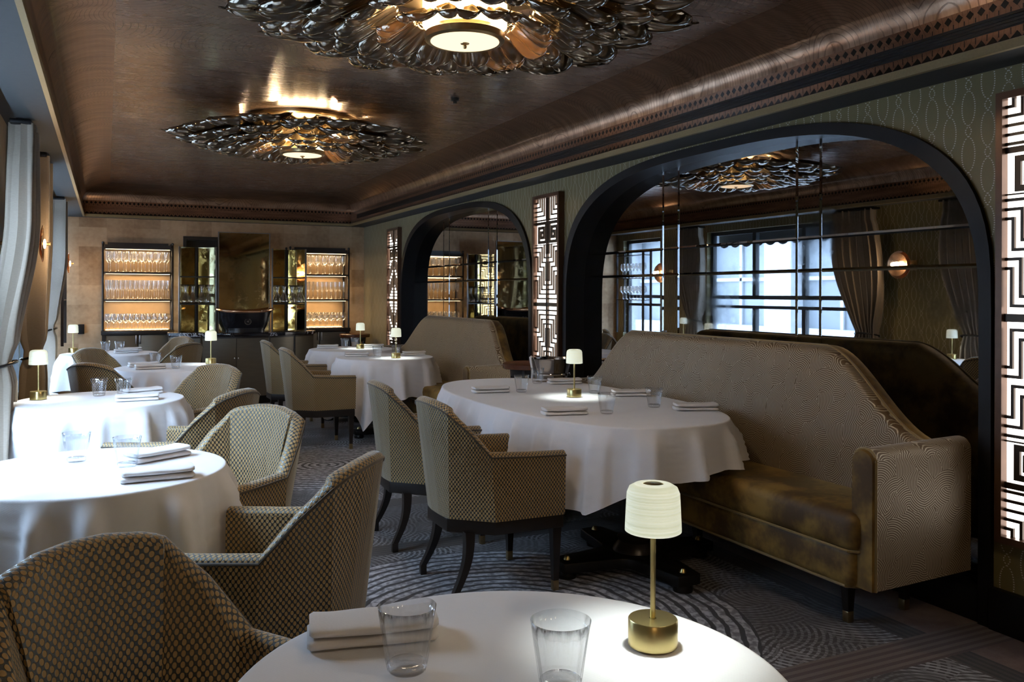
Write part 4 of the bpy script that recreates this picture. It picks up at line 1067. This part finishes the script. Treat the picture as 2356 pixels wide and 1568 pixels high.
def stemrow(kind, xs, y, z, label, group):
    base = None
    for x in xs:
        if base is None:
            base = MB().lathe(stem(kind), 24).build('wine_glass' if kind != 'flute' else 'champagne_flute', 'shelf_glass', None, sharp=0); o = base
            tag(o, label, 'glass', group)
        else: o = base.copy(); COL.objects.link(o)
        o.location = (x, y, z)
def spread(a, b, n): return [lerp(a, b, (i+.5)/n) for i in range(n)]
L0, L1, R0, R1 = -.02, .72, 2.23, 2.955
for (a, b, side, n1, n2, n3) in ((L0, L1, 'left', 9, 14, 11), (R0, R1, 'right', 8, 12, 9)):
    for (k, kind, z, n) in ((0, 'tall', 1.606, n1), (1, 'flute', 1.271, n2), (2, 'burgundy', .886, n3)):
        nm = {0: 'top', 1: 'middle', 2: 'bottom'}[k]; kn = {0: 'tall clear wine glass', 1: 'slim clear flute glass', 2: 'wide-bowled clear wine glass'}[k]
        stemrow(kind, spread(a, b, n), YC+.075, z, f'{kn}, front row, {nm} shelf, {side} lit cabinet', f'{nm} shelf front row glasses, {side} cabinet')
        stemrow(kind, spread(a+.02, b-.02, n-1), YC+.17, z, f'{kn}, back row, {nm} shelf, {side} lit cabinet', f'{nm} shelf back row glasses, {side} cabinet')

# ================================================================== curved bar counter with mirrors and tub
bx, by = 1.565, 11.12
t = empty('bar_counter', (bx, by, 0), 0, 'bow-fronted bronze bar counter with black marble top against the back wall', 'counter')
def bow(hw, dep, back=.27, n=24):
    P = [(hw, back), (hw, .02)]
    for i in range(n+1): u = 1-2*i/n; P.append((hw*u*.985, .0-dep*(1-abs(u)**2.4)))
    return P + [(-hw, .02), (-hw, back)]
MB().prism(bow(.895, .44), .825, .868, .006).build('countertop', 'marble', t)
MB().prism(bow(.87, .415), .10, .825).build('body', 'panel', t, sharp=20)
MB().prism(bow(.82, .36), 0, .10).build('plinth', 'arch_paint', t)
fr = bow(.872, .417)
for u in (-.62, .28, .66):                     # stiles between door leaves
    y = -.417*(1-abs(u)**2.4); MB().box(.872*u-.009, .872*u+.009, y-.006, y+.02, .10, .825, .002).build('stile', 'black_wood', t)
for u in (-.19, -.15): pass
y = -.417*(1-abs(-.17)**2.4); MB().box(.872*-.17-.002, .872*-.17+.002, y-.003, y+.02, .12, .815).build('door_gap', 'arch_paint', t)
for dx in (-.022, .022): MB().lathe([(.001, -.012), (.008, -.010), (.011, -.004), (.008, .0), (.005, .008)], 14).build('knob', 'steel', t, loc=(.872*-.17+dx, y-.012, .565))
def rail(y0, z0, name='rail'): MB().grid([[(p[0], p[1]-.004, z0) for p in fr], [(p[0], p[1]-.004, z0+.02) for p in fr]]).build(name, 'black_wood', t)
rail(0, .805)
# tall mirror screen
ZT = .869
s = empty('tall_mirror', (1.548, 11.01, ZT), 0, 'tall gold antiqued mirror screen standing behind the bath-shaped ice tub', 'mirror')
MB().box(-.300, .300, .0, .012, .0, 1.225).build('mirror_pane', 'gold_mirror', s)
MB().box(-.312, -.300, -.006, .018, 0, 1.235).box(.300, .312, -.006, .018, 0, 1.235).box(-.300, .300, -.006, .018, 1.225, 1.235).build('frame', 'pewter', s)
def wing(x0, x1, label, grp):
    cx = (x0+x1)/2; w = (x1-x0)/2; dp = .19; z1 = 1.04
    s = empty('mirrored_shelf_unit', (cx, 11.00, ZT), 0, label, 'shelf', grp)
    for sg in (-1, 1):
        a = (sg*w, 0); b = (0, dp)
        m = MB().add([(a[0], a[1], 0), (b[0], b[1], 0), (b[0], b[1], z1), (a[0], a[1], z1), (a[0], a[1]+.012, 0), (b[0], b[1]+.012, 0), (b[0], b[1]+.012, z1), (a[0], a[1]+.012, z1)],
              [(0, 1, 2, 3), (4, 7, 6, 5), (0, 3, 7, 4), (1, 5, 6, 2), (3, 2, 6, 7), (0, 4, 5, 1)]).build('mirror_pane', 'gold_mirror', s, sharp=10)
        MB().box(sg*w-.009, sg*w+.009, -.012, .012, 0, z1+.004, .002).build('post', 'pewter', s)
    MB().box(-.014, .014, dp-.022, dp-.002, 0, z1, .002).build('post', 'black_wood', s)
    for z in (.350, .685): MB().prism([(-w+.008, -.004), (w-.008, -.004), (0, dp-.02)], z-.014, z).build('shelf', 'black_wood', s)
    return s
wing(.790, 1.215, 'mirrored corner shelf unit with carafes left of the tall mirror', 'mirrored carafe shelves on the bar')
wing(1.885, 2.305, 'mirrored corner shelf unit with carafes right of the tall mirror', 'mirrored carafe shelves on the bar')
base = None
for side, xs in (('left', (.865, .95, 1.055, 1.14)), ('right', (1.955, 2.045, 2.145, 2.235))):
    for k, x in enumerate(xs):
        if base is None:
            base = MB().lathe([(.001, .002), (.05, .002), (.062, .012), (.062, .035), (.045, .075), (.022, .125), (.017, .15), (.024, .19), (.036, .232), (.034, .232), (.022, .19), (.015, .15)], 28).build('glass_carafe', 'shelf_glass', None, sharp=0); o = base
        else: o = base.copy(); COL.objects.link(o)
        o.location = (x, 11.045 + (.03 if k in (1, 2) else 0), ZT+.351)
        tag(o, f'clear hourglass carafe on the {side} mirrored shelf unit', 'carafe', f'carafes on the {side} mirrored shelves')
# roll-top bath used as ice tub
tb = empty('bath_shaped_ice_tub', (1.535, 10.84, ZT), 0, 'black roll-top bath shaped ice tub with copper inside and round crest on the bar', 'ice tub')
def ov(a, b, z, n=56): return [(a*cos(2*pi*i/n), b*sin(2*pi*i/n), z + .030*abs(cos(2*pi*i/n))**3*(1 if z > .2 else 0)) for i in range(n)]
MB().grid([ov(.245, .085, .055), ov(.262, .095, .09), ov(.285, .11, .15), ov(.305, .122, .21), ov(.322, .13, .245)], True).build('outer_shell', 'tub_black', tb)
MB().grid([ov(.320, .128, .240), ov(.343, .145, .240), ov(.354, .152, .252), ov(.350, .150, .266), ov(.335, .138, .272), ov(.32, .128, .266)], True).build('rolled_rim', 'copper', tb)
MB().grid([ov(.32, .128, .262), ov(.290, .108, .20), ov(.245, .082, .10), ov(.19, .06, .085), ov(.001, .001, .085)], True).build('inner_shell', 'copper', tb)
MB().grid([ov(.235, .088, .0), ov(.232, .086, .03), ov(.245, .085, .056)], True).build('plinth', 'tub_black', tb)
em = MB()
def ringm(r0, r1): em.grid([[(r*cos(2*pi*i/32), 0, r*sin(2*pi*i/32)) for i in range(32)] for r in (r0, r1)], True)
ringm(.036, .040); ringm(.030, .0315)
em.add([(-.016, 0, .004), (-.006, 0, .014), (.006, 0, .012), (.018, 0, .018), (.012, 0, .004), (.016, 0, -.006), (.004, 0, -.014), (.0, 0, -.004), (-.012, 0, -.010), (-.010, 0, 0)], [(0, 1, 2, 3, 4, 5, 6, 7, 8, 9)])
o = em.build('crest', 'pewter', tb, loc=(.015, -.122, .135)); o.rotation_euler = (radians(-16), 0, 0)
# small black box low on the back wall
o = MB().box(-.035, .035, 0, .05, 0, .12, .006).build('wall_box', 'arch_paint'); o.location = (-.28, YB-.05, .84); tag(o, 'small black box fixed low on the gold wall beside the far curtain', 'wall box')

# glass shelves in front of the far left window (seen in the mirror)
t = empty('window_glass_shelf', (XL+.02, 11.1, 0), 0, 'dark-framed shelf of glasses before the farthest window, seen in the mirror', 'shelf')
for yy in (-.36, .36): MB().box(.0, .03, yy-.012, yy+.012, .75, 2.0).build('post', 'black_wood', t); MB().box(.14, .17, yy-.012, yy+.012, .75, 2.0).build('post', 'black_wood', t)
for z in (1.27, 1.60, 1.95): MB().box(0, .17, -.36, .36, z-.012, z).build('shelf', 'black_wood', t)
for z, k, nm in ((1.271, 'burgundy', 'lower'), (1.601, 'wine', 'upper')):
    base = None
    for yy in spread(10.76, 11.44, 7):
        if base is None: base = o = MB().lathe(stem(k), 16).build('wine_glass', 'shelf_glass', None, sharp=0)
        else: o = base.copy(); COL.objects.link(o)
        o.location = (XL+.11, yy, z); tag(o, f'wine glass on the {nm} window shelf, seen in the mirror', 'glass', f'glasses on the {nm} window shelf')
